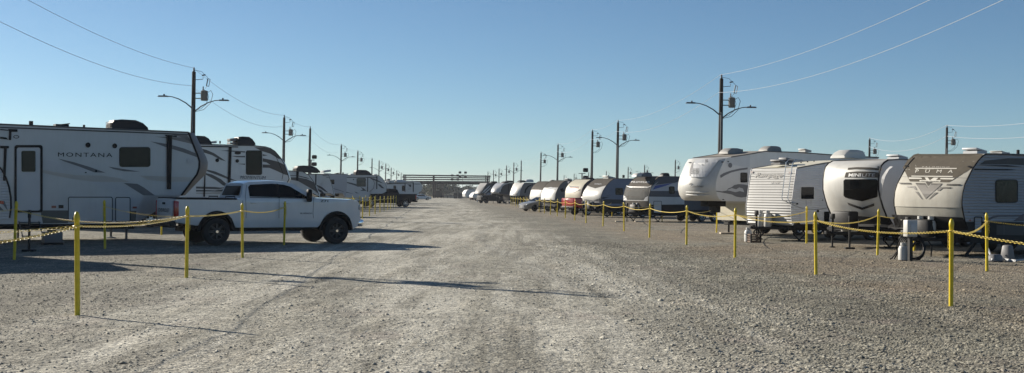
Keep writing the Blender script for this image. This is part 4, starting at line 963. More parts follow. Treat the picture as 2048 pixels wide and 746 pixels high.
FR = [G(1902, 612), G(1632, 549), G(1470, 515), G(1373, 490), G(1299, 475), G(1248, 462), G(1206, 452.5), G(1172, 446)]
def extend(lst, last, n, step):
    p = lst[-1].copy(); q = last
    for k in range(n):
        f = (k + 1) / n; lst.append(p.lerp(q, f))
    return lst
extend(FL, G(800, 411.5), 15, 8); extend(FR, G(1022, 411.), 15, 8)
FL.insert(0, FL[0] * 2 - FL[1] + Vector((-.1, -.2, 0))); FR.insert(0, FR[0] * 2 - FR[1])
words_ = ['first', 'second', 'third', 'fourth', 'fifth', 'sixth', 'seventh', 'eighth']
near_l = ['left-out-of-frame', 'large yellow post standing nearest on the left, in open sunlit gravel', 'yellow post in front of the white pickup tailgate', 'yellow post in front of the white pickup rear wheel', 'shaded yellow post against the white pickup door']
near_r = ['right-out-of-frame', 'large yellow post nearest on the right, in front of the winged emblem trailer', 'yellow post in open gravel below the corrugated trailer side', 'yellow post below the corrugated trailer end wall',
          'yellow post under the moulded white fifth wheel nose', 'yellow post in front of the all-grey nosed trailer', 'yellow post at the left corner of the all-grey nosed trailer', 'yellow post in front of the slate blue sided trailer', 'yellow post in front of the red pickup']
for i, p in enumerate(FL):
    post(p.x, p.y, near_l[i] if 0 < i < len(near_l) else ('yellow post just outside the left edge of the view' if i == 0 else 'distant yellow post in the receding left row, short of the black pickup'))
for i, p in enumerate(FR):
    post(p.x, p.y, near_r[i] if 0 < i < len(near_r) else ('yellow post just outside the right edge of the view' if i == 0 else 'distant yellow post in the receding right row, by the sedan and beyond'))
def nm(o, L): return L
for S_, side in ((FL, 'left'), (FR, 'right')):
    for i in range(len(S_) - 1):
        if i == 0: lab = 'yellow plastic chain running off the %s edge from the nearest %s post' % (side, side)
        elif i == 1: lab = 'long yellow chain from the nearest %s post to the one %s' % (side, 'before the pickup tailgate' if side == 'left' else 'below the corrugated side')
        elif i == 2: lab = 'yellow chain ' + ('in front of the white pickup rear wheel arch' if side == 'left' else 'passing below the corrugated trailer and its tongue tanks')
        elif i == 3: lab = 'yellow chain ' + ('in shade across the white pickup doors' if side == 'left' else 'from below the corrugated end wall to the moulded fifth wheel nose')
        elif i == 4: lab = 'yellow chain ' + ('beyond the white pickup nose' if side == 'left' else 'from the moulded fifth wheel nose to the all-grey nosed trailer')
        else: lab = 'distant yellow chain in the receding %s row' % side
        chain(S_[i], S_[i + 1], {('left', 1): .07, ('left', 2): .04, ('left', 3): .1, ('right', 1): .13}.get((side, i), .11), lab)
BR = [(G(1974, 542), 1, 'yellow post behind the nearest right one, against the ribbed trailer side'), (G(1755, 510), 2, 'yellow post in front of the wide dark front window trailer'), (G(1613, 487), 3, 'yellow post against the small square window of the corrugated trailer'),
      (G(1433, 465), 4, 'yellow post under the pale bulkhead of the moulded fifth wheel'), (G(1324, 443), 6, 'thin yellow post at the hatch of the all-grey nosed trailer'), (G(1224, 433), 7, 'thin yellow post before the slate blue side wall')]
tgt = ['from the nearest right post back to the post against the ribbed trailer side', 'rising to the post before the wide dark front window', 'rising to the post by the small square window', 'under the moulded fifth wheel nose to its bulkhead post', 'rising to the post by the all-grey trailer hatch', 'rising to the thin post before the slate blue wall']
for (p, i, lab), t in zip(BR, tgt):
    post(p.x, p.y, lab); chain(FR[i], p, .14, 'yellow chain ' + t)
chain(BR[0][0], BR[0][0] + Vector((3.4, 1.2, 0)), .12, 'yellow chain running off the right edge from the post by the ribbed side'); post(BR[0][0].x + 3.4, BR[0][0].y + 1.2, 'yellow post outside the view beyond the ribbed trailer side')
chain(BR[1][0], BR[1][0] + Vector((2.2, 3.2, 0)), .10, 'short yellow chain vanishing behind the winged emblem trailer'); post(BR[1][0].x + 2.2, BR[1][0].y + 3.2, 'yellow post hidden between the two nearest right trailers')
BL = [(G(28.5, 519), 2, 'shaded yellow post before the round-cornered camper door'), (G(210, 497), 3, 'shaded yellow post before the big storage hatch of the nearest camper'), (G(323, 470), 4, 'thin shaded post between the nearest camper and the white pickup tailgate')]
for (p, i, lab), t in zip(BL, ['crossing before the nearest camper from its door to the tailgate post', 'in shade across the storage hatches of the nearest camper', 'in shade behind the white pickup tailgate']):
    post(p.x, p.y, lab); chain(FL[i], p, .22, 'yellow chain ' + t)
chain(BL[0][0], BL[0][0] + Vector((-4.2, -1.8, 0)), .2, 'shaded yellow chain running off the left edge past the camper steps'); post(BL[0][0].x - 4.2, BL[0][0].y - 1.8, 'yellow post outside the view left of the camper steps')
chain(FL[1], FL[1] + Vector((-6.5, 1.6, 0)), .18, 'upper yellow chain running off the left edge from the nearest left post'); post(FL[1].x - 6.5, FL[1].y + 1.6, 'yellow post outside the view behind the nearest left one')
def yback(base, n, d, lab, off):               # second lines of posts, beyond the pickup and by the sedan
    for k in range(n):
        p = base + VD * (d * k); post(p.x, p.y, lab); q = p + Vector(off); post(q.x, q.y, lab + ', back line'); chain(p, q, .12, 'distant yellow chain tying posts ' + ('behind the pickup nose' if 'pickup' in lab else 'below the glossy white fifth wheel'))
yback(G(735, 426) + Vector((-1.5, 2, 0)), 7, 8.5, 'distant yellow post in the group behind the pickup nose', (-4.5, 1.5, 0))
yback(G(1105, 430) + Vector((1.5, 8, 0)), 7, 9, 'distant yellow post in the group below the glossy white fifth wheel', (4.5, 2.5, 0))
# ================================================================== UTILITY POLES AND WIRES
PT = 8.0 + CH
def polebase(px, py):
    hz = 387 - (885 - px) * .0122; dep = F * 8.0 / (hz - py); p = D(px, py, dep); return Vector((p.x, p.y, 0))
GPOLE = 'wooden utility poles along the drive'
def pole_parts(root, lamps, can, seed):
    rr = random.Random(seed)
    mk(lambda bm: tube(bm, [(0, 0, -.1), (0, 0, 4), (0, 0, PT)], [.19, .165, .125], 12), 'pole', WOOD, root, 40)
    mk(lambda bm: lathe(bm, [(.04, PT - .02), (.075, PT + .05), (.05, PT + .12), (.07, PT + .17), (.03, PT + .3)], n=10), 'insulator', GALV, root, 40)
    mk(lambda bm: tube(bm, [(.0, -.17, 0), (0, -.165, 5), (0, -.15, PT - 2.3)], .045, 6), 'conduit', GALV, root, 40)
    if can:
        c = (.72, 0, PT - 1.95)
        def f(bm):
            lathe(bm, [(.20, 0), (.225, .03), (.225, .58), (.235, .6), (.235, .66), (.05, .72)], c, 18)
            for z in (.15, .5): box(bm, (.32, 0, PT - 1.95 + z), (.42, .07, .06))
            for k in range(4): box(bm, (c[0] + .23 * math.cos(k * 1.57 + .8), .23 * math.sin(k * 1.57 + .8), c[2] + .3), (.05, .05, .42), 0, Matrix.Rotation(k * 1.57 + .8, 3, 'Z'))
        t = mk(f, 'transformer', TRANS, root, 40)
        mk(lambda bm: lathe(bm, [(.05, .68), (.06, .74), (.035, .8), (.05, .86), (.02, .98)], (c[0] - .08, 0, c[2]), 10), 'bushing', GALV, t, 40)
        def f(bm):
            tube(bm, [(.1, 0, PT - .55), (.62, 0, PT - .5), (.62, 0, PT - .35)], .022, 6); tube(bm, [(.55, 0, PT - .25), (.78, 0, PT - .2)], .05, 6)
            tube(bm, [(.95, 0, PT - .45), (.86, 0, PT - .95)], .04, 6); tube(bm, [(1.1, 0, PT - .5), (1.02, 0, PT - .98)], .022, 6)
            tube(bm, [(.95, 0, PT - .45), (1.1, 0, PT - .5)], .022, 6); tube(bm, [(.86, 0, PT - .95), (1.02, 0, PT - .98)], .022, 6)
        mk(f, 'fuse_cutout', GALV, root, 40)
        for q_, r_ in (([(.02, 0, PT + .1), (.5, .05, PT + .02), (.95, 0, PT - .4)], .012), ([(.88, 0, PT - .97), (.7, 0, PT - 1.25), (.64, 0, PT - 1.0)], .012),
                       ([(.95, 0, PT - 1.4), (1.15, 0, PT - 1.25), (1.3, 0, PT - 1.5), (1.15, 0, PT - 2.1), (.7, 0, PT - 2.55), (.1, 0, PT - 2.7)], .018), ([(.95, 0, PT - 1.45), (1.02, 0, PT - 1.7), (.85, 0, PT - 2.2), (.5, 0, PT - 2.5), (.1, 0, PT - 2.6)], .018)):
            mk(lambda bm: tube(bm, q_, r_, 4), 'jumper_cable', STEEL, root, 40)
    if lamps:
        for u, dz in ((-1, 0.), (1, -.22)):
            z = PT - 2.45 + dz
            def f(bm): tube(bm, [(u * .1, 0, z), (u * .5, 0, z + .33), (u * 1.0, 0, z + .6), (u * 1.45, 0, z + .74), (u * 1.75, 0, z + .77)], [.045, .04, .035, .03, .03], 8)
            a = mk(f, 'lamp_arm', GALV, root, 40)
            def f(bm): box(bm, (u * 2.05, 0, z + .77), (.72, .3, .09), .03, taper=.2); box(bm, (u * 1.98, 0, z + .86), (.1, .1, .12), .02)
            mk(f, 'lamp_head', GALV, a, 40)
def place_pole(px, py, lamps, can, lab, grp=GPOLE, rz=0.):
    p = polebase(px, py); r = empty('utility_pole', p, rz, lab, 'utility pole', grp); r.rotation_euler = (R(random.uniform(-.4, .4)), R(.4 + random.uniform(-.3, .3)), rz)
    pole_parts(r, lamps, can, px); return p
far_l = 'distant wooden pole of the left row, between the campers and the pipe frame'; far_r = 'distant wooden pole of the right row near the pipe frame'
LP = [(387, 143, 1, 1, 'tall wooden pole with twin street lamps and transformer above the nearest camper'), (568, 235, 1, 1, 'wooden pole with twin lamps and transformer behind the dark-nosed white camper'),
      (619, 257, 0, 0, 'bare wooden pole without lamps beside the small floodlight mast'), (682, 291, 1, 1, 'smaller lamp pole with transformer above the blank grey camper'), (715, 303, 0, 1, 'pole with transformer and no lamps above the big dark camper window'),
      (744, 318, 0, 0, 'bare distant pole left of the lamp pole by the pipe frame'), (758, 322, 1, 1, far_l), (771, 328, 0, 1, far_l), (782, 336, 1, 1, far_l), (793, 341, 0, 1, far_l), (802, 346, 0, 1, far_l)]
RP = [(1441, 157, 1, 1, 'tall wooden pole with twin street lamps above the moulded white fifth wheel'), (1235, 245, 1, 1, 'wooden pole with twin lamps above the slate blue sided trailer'), (1184, 263, 0, 1, 'pole with transformer and no lamps left of the twin lamp pole'),
      (1115, 290, 1, 1, 'lamp pole with transformer above the twin taupe capped trailers'), (1081, 306, 0, 1, 'pole with transformer above the glossy white fifth wheel'), (1042, 322, 0, 0, 'bare distant pole of the right row'),
      (1027, 326, 1, 1, far_r), (1013, 332, 0, 1, far_r), (998, 338, 1, 1, far_r), (987, 341, 0, 1, far_r), (975.5, 344, 0, 1, far_r)]
lps = [place_pole(*a) for a in LP]; rps = [place_pole(*a) for a in RP]
g3 = 'utility poles of the farther row on the right'
TP = [(1893, 255, 0, 1, 'pole with transformer rising behind the winged emblem trailer'), (1738, 279, 0, 1, 'pole with transformer rising behind the boxy white rooftop unit'), (1350, 321, 0, 1, 'small pole behind the all-grey nosed trailer, nearest its right end'), (1289, 331, 1, 1, 'small lamp pole above the all-grey nosed trailer'),
      (1256, 335, 0, 1, 'small pole right of the twin lamp pole, without lamps'), (1212, 343, 1, 1, 'faint lamp pole over the slate blue sided trailer'), (1177, 345, 0, 1, 'faint distant pole of the farther row'), (1148, 348, 1, 1, 'faint distant pole of the farther row'), (1128, 351, 0, 1, 'faint distant pole of the farther row')]
tps = [place_pole(*a, grp=g3) for a in TP]
def near_pole(p0, z, lab):
    p = p0 + VD * (z - p0.y); r = empty('utility_pole', (p.x, p.y, 0), 0, lab, 'utility pole', GPOLE); pole_parts(r, 1, 1, 5); return Vector((p.x, p.y, 0))
nl = near_pole(lps[0], 33.5, 'lamp pole outside the left edge whose shadow crosses the drive'); nr = near_pole(rps[0], 33.5, 'lamp pole outside the right edge')
def wire(a, b, za, zb, sag, lab, r=.012, off=(0, 0, 0)):
    A = Vector(a) + Vector((0, 0, za)) + Vector(off); Bq = Vector(b) + Vector((0, 0, zb)) + Vector(off)
    o = mk(lambda bm: tube(bm, [A.lerp(Bq, k / 16) - Vector((0, 0, 4 * sag * (k / 16) * (1 - k / 16))) for k in range(17)], r, 4), 'power_line', WIRE)
    tag(o, lab, 'power line', 'power lines between the poles')
for row, nm_ in (([nl] + lps[:8], 'left'), ([nr] + rps[:7], 'right')):
    for i in range(len(row) - 1):
        q = 'nearest span of the ' + nm_ + ' row, rising out of the picture' if i == 0 else ('second span of the %s row' % nm_ if i == 1 else 'farther span of the %s row' % nm_)
        L = (row[i + 1] - row[i]).length; rw = .011 if i == 0 else .012
        wire(row[i], row[i + 1], PT + .25, PT + .25, L * .016, 'upper wire, ' + q, rw, (-.02, 0, 0)); wire(row[i], row[i + 1], PT - .95, PT - .95, L * .02, 'lower wire, ' + q, rw, (-.15, 0, 0))
qq = tps[0] + (tps[0] - tps[1]).normalized() * 45
post_ = empty('utility_pole', qq, 0, 'pole outside the right edge, end of the farther wires', 'utility pole', g3); pole_parts(post_, 0, 1, 9)
for a, b in ((qq, tps[0]), (tps[0], tps[1])):
    w_ = 'between the two poles behind the right trailers' if a is not qq else 'running off the right edge behind the trailers'
    wire(a, b, PT + .25, PT + .25, 1., 'upper faint wire ' + w_, .02); wire(a, b, PT - .95, PT - .95, 1.1, 'lower faint wire ' + w_, .02)
# floodlight masts: two dark lamp pairs on a thin mast
def mast(px, py, dep, lab, pairs=2, w=.5, sep=.35):
    p = D(px, py, dep); root = empty('floodlight_mast', (p.x, p.y, 0), 0, lab, 'floodlight', 'floodlight masts')
    H = p.z; mk(lambda bm: tube(bm, [(0, 0, 0), (0, 0, H)], .07, 8), 'pole', GALV, root, 40)
    def f(bm): tube(bm, [(-sep, 0, H), (sep, 0, H)], .04, 6)
    mk(f, 'cross_arm', GALV, root, 40)
    for u in ((1,) if pairs == 2 else (-1, 1)):
        for dz in (-.35, .45): mk(lambda bm: box(bm, (u * sep, -.1, dz * w * 2 + H - .1), (w * 1.1, .35, w * .85), .1), 'floodlight', STEEL, root, 40)
mast(622, 320, 118, 'thin mast with two dark floodlights beside the bare pole', w=.45, sep=.35)
mast(1164, 347, 135, 'dark floodlight pair above the cream nosed trailer', w=.55, sep=.4)
mast(910, 355, 424, 'distant mast with floodlights over the pipe frame, shorter one', 4, .9, 1.); mast(925.5, 349, 424, 'distant mast with floodlights over the pipe frame, taller one', 4, .9, 1.)
# ================================================================== PIPE FRAME AT THE FAR END
FD = 420.
def at(px, py, dep=FD): return D(px, py, dep)
fr = empty('pipe_frame', (at(893, 395).x, FD, 0), 0, 'long dark overhead pipe frame on columns closing the far end of the drive', 'pipe frame'); fo = fr.location
def bar(name, x0, y0, x1, y1, w, mat=RUST, dep=FD, sub=None):
    a = at(x0, y0, dep) - fo; b = at(x1, y1, dep) - fo
    mk(lambda bm: tube(bm, [a, b], w, 8), name, mat, fr, 40)
for ya, yb, w in ((350.3, 352.4, .24), (354.4, 356, .21), (358.6, 359.8, .21), (362.6, 363.6, .21), (366, 367.2, .42)):
    bar('pipe_rail', 806, ya, 979, yb, w)
    bar('pipe_rail', 808, ya + .3, 979, yb + .3, w * .7, dep=FD + 6)
for x, w, yt in ((807.5, .12, 350), (811.5, .16, 350), (867, .28, 351.5), (971, .14, 350.5), (974.5, .22, 352), (979, .14, 352.5)):
    bar('column', x, yt, x, 396 if x > 812 else 370, w)
for x in (807.5, 867, 974.5): bar('column', x + 1.5, 352, x + 1.5, 396, .14, dep=FD + 6)
def tower():
    p = at(877, 395, 430); root = empty('gate_tower', (p.x, 430, 0), 0, 'dark red steel tower of four legs behind the pipe frame column', 'tower')
    for x in (-1.2, 1.2):
        for y in (-1, 1): mk(lambda bm: tube(bm, [(x, y, 0), (x, y, 5.2)], .12, 6), 'leg', RUST, root)
    mk(lambda bm: box(bm, (0, 0, 1.4), (2.2, 1.8, 2.4), .05), 'cabin', RUST, root); mk(lambda bm: box(bm, (0, 0, 3.6), (2.6, 2.1, .3)), 'platform', RUST, root)
tower()
for px, w_ in ((875, .12), (881, .12), (886.5, .14)):
    p = at(px, 395, 440); tag(mk(lambda bm: tube(bm, [(p.x, 440, 0), (p.x, 440, 6)], w_, 8), 'steel_post', RUST), 'thin steel post standing behind the pipe frame beside the red tower', 'post', 'steel posts behind the pipe frame')
p = at(886, 392, 470); tag(mk(lambda bm: box(bm, (p.x + 4.5, 470, .55), (9, .3, 1.1)), 'concrete_wall', pm('pale concrete', (.40, .38, .34), .8)), 'low pale concrete wall beyond the pipe frame', 'wall')
lo = empty('guard_rail', (at(860, 395).x, FD + 8, 0), 0, 'low dark rail along the ground behind the pipe frame', 'rail')
mk(lambda bm: [box(bm, (15, 0, z), (34, .12, .28)) for z in (.45, .95)], 'rail', RUST, lo); mk(lambda bm: [box(bm, (-1 + 3.4 * k, 0, .5), (.16, .16, 1.1)) for k in range(11)], 'post', RUST, lo)
for px, lb in ((911, 'dark steel bin left of its twin behind the pipe frame'), (920, 'dark steel bin right of its twin behind the pipe frame')):
    p = at(px, 394, 415); tag(mk(lambda bm: box(bm, (p.x, 415, .95), (1.3, 1.2, 1.8), .08), 'steel_bin', STEEL), lb, 'bin', 'steel bins')
p = D(955, 393, 250); tag(mk(lambda bm: box(bm, (p.x, 250, .75), (.28, .28, 1.5), .04), 'bollard', PLAST), 'white bollard standing left of the charcoal camper', 'bollard')
def picnic(px, dep):
    p = D(px, 396, dep); root = empty('picnic_table', (p.x, p.y, 0), .3, 'faded red picnic table near the white bollard', 'table')
    mk(lambda bm: box(bm, (0, 0, .76), (2.2, .8, .06)), 'table_top', REDP, root); [mk(lambda bm: box(bm, (0, y, .45), (2.2, .3, .05)), 'bench', REDP, root) for y in (-.75, .75)]
    for x in (-.8, .8): mk(lambda bm: (tube(bm, [(x, -.8, 0), (x, .2, .75)], .04, 6), tube(bm, [(x, .8, 0), (x, -.2, .75)], .04, 6)), 'leg', STEEL, root)
picnic(948, 300)
# ================================================================== SITE EQUIPMENT
def pedestal(px, py, lab, s=1., rz=.3):
    p = G(px, py); root = empty('power_pedestal', p, rz, lab, 'power pedestal', 'power pedestals at the sites')
    mk(lambda bm: box(bm, (0, 0, .35), (.1, .1, .75)), 'post', STEEL, root); b = mk(lambda bm: box(bm, (0, 0, .9 * s), (.33, .2, .46), .02), 'meter_box', PLAST, root, 40)
    mk(lambda bm: box(bm, (.03, -.105, .88), (.2, .02, .32), .008), 'cover', LGREY, b, 40)
    return root
pedestal(1820, 522, 'white power box on a post with coiled black cables, before the winged emblem trailer')
def coil(c, lab):
    def f(bm):
        for k in range(5):
            r0 = .30 + .03 * k; tilt = .12 * k
            tube(bm, [(c.x + r0 * math.cos(a) * .95, c.y - .1 + .05 * k + .06 * math.sin(a * 2), .36 + r0 * math.sin(a)) for a in [2 * math.pi * j / 20 for j in range(21)]], .017, 5, False)
        tube(bm, [(c.x - .05, c.y - .1, .65), (c.x - .3, c.y - .1, .45), (c.x - .55, c.y, .05), (c.x - .62, c.y, .02)], .02, 5); tube(bm, [(c.x, c.y - .1, .66), (c.x + .4, c.y, .6), (c.x + .55, c.y, .4), (c.x + .53, c.y, .1)], .02, 5)
        tube(bm, [(c.x - .1, c.y - .1, .65), (c.x - .35, c.y - .1, .35), (c.x - .5, c.y, .02)], .02, 5)
    tag(mk(f, 'power_cable', BLACK, None, 40), lab, 'cable')
coil(G(1824, 520), 'thick black power cable hung in loops under the white power box')
def cylinder_tank(px, py, lab, s=1.):
    p = G(px, py); root = empty('propane_cylinder', p, 0, lab, 'propane cylinder', 'propane cylinders standing on the gravel')
    mk(lambda bm: lathe(bm, [(.12 * s, 0), (.15 * s, .02), (.155 * s, .38 * s), (.12 * s, .47 * s), (.05 * s, .5 * s)], n=16), 'tank', PLAST, root, 40); mk(lambda bm: lathe(bm, [(.09 * s, .5 * s), (.09 * s, .58 * s), (.085 * s, .58 * s)], n=12), 'collar', PLAST, root, 40)
cylinder_tank(1806, 521, 'white propane cylinder left of the white power box', .85); cylinder_tank(1496, 484, 'white propane cylinder beside the wooden block crate', .95)
def blocks(px, py, lab):
    p = G(px, py); root = empty('block_crate', p, .2, lab, 'crate')
    mk(lambda bm: [box(bm, (0, 0, .04 + .085 * k), (.42, .36, .05)) for k in range(4)], 'slat', pm('weathered board', (.12, .08, .055), .8, var=.2), root); mk(lambda bm: [box(bm, (x, y, .16), (.05, .05, .33)) for x in (-.19, .19) for y in (-.16, .16)], 'corner_post', BLACK, root)
blocks(1508, 485, 'slatted brown wooden crate on the gravel below the corrugated end wall')
def cooler(px, py, lab):
    p = G(px, py); root = empty('portable_generator', p, R(33), lab, 'generator')
    mk(lambda bm: box(bm, (0, 0, .22), (.55, .4, .34), .04), 'body', MGREY, root, 40); mk(lambda bm: box(bm, (0, 0, .42), (.3, .05, .05), .02), 'handle', BLACK, root, 40); mk(lambda bm: box(bm, (0, 0, .03), (.58, .42, .07)), 'base', BLACK, root)
cooler(104, 489, 'grey portable box unit on the ground under the nearest camper')
def stand(px, py, lab):
    p = G(px, py); root = empty('support_stand', p, 0, lab, 'stand')
    mk(lambda bm: tube(bm, [(0, 0, 0), (0, 0, 1.12)], .035, 8), 'post', STEEL, root); mk(lambda bm: box(bm, (0, 0, .03), (.32, .22, .06), .01), 'foot', STEEL, root); mk(lambda bm: box(bm, (0, 0, 1.0), (.08, .08, .2), .02), 'head', STEEL, root)
stand(58, 503, 'slim black support post on a foot plate before the camper steps')
stand(1699, 498, 'slim black support post at the tongue of the rounded nose trailer')
def hose(pts, lab, r=.03, mat=BLACK):
    tag(mk(lambda bm: tube(bm, [G(*q) + Vector((0, 0, r + z)) for q, z in pts], r, 6), 'hose', mat, None, 40), lab, 'hose')
hose([((1975, 519), .3), ((1985, 524), .02), ((2005, 522), .02), ((2030, 525), .02), ((2060, 522), .02)], 'pale hose lying under the winged emblem trailer', .03, LGREY)
for px, py, sx, lab in ((1990, 523, .5, 'grey wheel chock under the winged emblem trailer beside the hose'), (2015, 520, .35, 'grey box frame under the winged emblem trailer, right one')):
    p = G(px, py); tag(mk(lambda bm: box(bm, (p.x, p.y, .1 if sx > .4 else .22), (sx, .3, .2 if sx > .4 else .42), .05, Matrix.Rotation(.6, 3, 'Z'), taper=.3), 'ground_block', MGREY, None, 40), lab, 'block')
for px, py in ((1279, 444), (1240, 444), (1453, 468)):
    p = G(px, py); tag(mk(lambda bm: box(bm, (p.x, p.y, .04), (.6, .45, .07), .01), 'jack_pad', DUSTY), {1279: 'wooden pad under the left jack of the all-grey nosed trailer', 1240: 'wooden pad by the left post of the all-grey nosed trailer', 1453: 'wooden pad under the landing leg of the moulded fifth wheel'}[px], 'board', 'wooden pads under jacks')
# ================================================================== TREES FAR OFF
LEAF = pm('dull green foliage', (.055, .075, .035), .8, var=.5, scale=.5); BARK = pm('grey bark', (.10, .08, .06), .9)
GT = 'trees on the horizon beyond the pipe frame'
def tree_proto(seed, H, Wd):
    rg = np.random.default_rng(seed); cl = rg.normal(0, 1, (26, 3)); cl /= np.linalg.norm(cl, axis=1)[:, None]; cl *= rg.uniform(.3, 1, (26, 1)); cl = cl * [Wd * .42, Wd * .42, H * .36] + [0, 0, H * .52]
    V = []; Fc = []
    for c in cl:
        for k in range(90):
            d = rg.normal(0, 1, 3); d /= np.linalg.norm(d); p = c + d * rg.uniform(.3, 1) ** .5 * np.array([Wd * .2, Wd * .2, H * .14])
            a = rg.normal(0, 1, 3); a /= np.linalg.norm(a); b = np.cross(a, rg.normal(0, 1, 3)); b /= np.linalg.norm(b); s = rg.uniform(.2, .42)
            n = len(V); V += [p - a * s, p + b * s * .6, p + a * s, p - b * s * .6]; Fc.append((n, n + 1, n + 2, n + 3))
    me = bpy.data.meshes.new('crown'); me.from_pydata([tuple(v) for v in V], [], Fc); me.materials.append(LEAF)
    bm = bmesh.new(); tube(bm, [(0, 0, 0), (.1, 0, H * .35), (0, 0, H * .7)], [.22, .16, .06], 6)
    for k in range(4):
        a = k * 1.6 + seed; tube(bm, [(.05, 0, H * .3), (math.cos(a) * Wd * .25, math.sin(a) * Wd * .25, H * .6)], [.1, .04], 5)
    m2 = bpy.data.meshes.new('trunk'); bm.to_mesh(m2); bm.free(); m2.materials.append(BARK); return me, m2
protos = [tree_proto(s, h, w) for s, h, w in ((1, 6, 8), (2, 7.5, 8), (3, 5, 9), (4, 6.5, 7))]
rt = random.Random(5)
for k in range(96):
    px = 640 + k * 7.2 + rt.uniform(-4, 4); dep = rt.uniform(620, 820) if not (868 < px < 892) else 560
    p = D(px, 388, dep); root = empty('tree', (p.x, p.y, -.1), rt.uniform(0, 6), 'hazy low tree in the far tree line beyond the pipe frame', 'tree', GT); s = rt.uniform(.75, 1.3) * (1.25 if 868 < px < 892 else 1); root.scale = (s * 1.25, s * 1.25, s)
    a, b = protos[k % 4]
    for me, n_ in ((a, 'crown'), (b, 'trunk')):
        o = bpy.data.objects.new(n_, me); COL.objects.link(o); o.parent = root
# ================================================================== GROUND
def ground():
    def axis(pos, fine, lim, far):
        a = list(np.arange(pos[0], pos[1] + 1e-6, fine)); st = fine; up = a[-1]; dn = a[0]
        while up < far: st *= 1.16; up += st; a.append(up)
        st = fine
        while dn > -lim: st *= 1.25; dn -= st; a.insert(0, dn)
        return np.array(a)
    ys = axis((8, 42), .11, 120, 4200); xs = axis((-15, 15), .13, 3000, 3000)
    X, Y = np.meshgrid(xs, ys); rg = np.random.default_rng(3); Z = np.zeros_like(X)
    lat = X + .059 * Y
    for s, a in ((.35, .18), (.8, .16), (1.9, .10), (4.2, .06), (9, .06)):
        for k in range(4):
            th = rg.uniform(0, 6.28); f = 6.28 / s * rg.uniform(.7, 1.3); Z += a * .0085 * s ** .45 * np.sin(f * (X * np.cos(th) + Y * np.sin(th)) + rg.uniform(0, 6.28) + 1.3 * np.sin(Y * .31 + X * .17))
    for c, w, d in ((-2.6, .22, .02), (-.9, .25, .024), (.6, .2, .018), (2.2, .25, .02), (3.6, .2, .015)):   # wheel ruts
        l2 = lat + .35 * np.sin(Y * .11 + c); d *= .35; Z -= d * np.exp(-((l2 - c) / w) ** 2); Z += d * .3 * (np.exp(-((l2 - c - 2 * w) / w) ** 2) + np.exp(-((l2 - c + 2 * w) / w) ** 2))
    Z *= np.clip((150 - Y) / 110, 0, 1) * np.clip((60 - np.abs(X)) / 40, 0, 1) * np.clip((Y + 10) / 10, 0, 1); Z -= .004
    ny, nx = X.shape; me = bpy.data.meshes.new('ground'); co = np.stack([X, Y, Z], -1).reshape(-1, 3)
    idx = np.arange(ny * nx).reshape(ny, nx); q = np.stack([idx[:-1, :-1], idx[:-1, 1:], idx[1:, 1:], idx[1:, :-1]], -1).reshape(-1, 4)
    me.vertices.add(len(co)); me.vertices.foreach_set('co', co.ravel()); me.loops.add(q.size); me.loops.foreach_set('vertex_index', q.ravel())
    me.polygons.add(len(q)); me.polygons.foreach_set('loop_start', np.arange(0, q.size, 4)); me.polygons.foreach_set('loop_total', np.full(len(q), 4)); me.update(calc_edges=True); me.shade_smooth()
    return me, (xs, ys, Z)
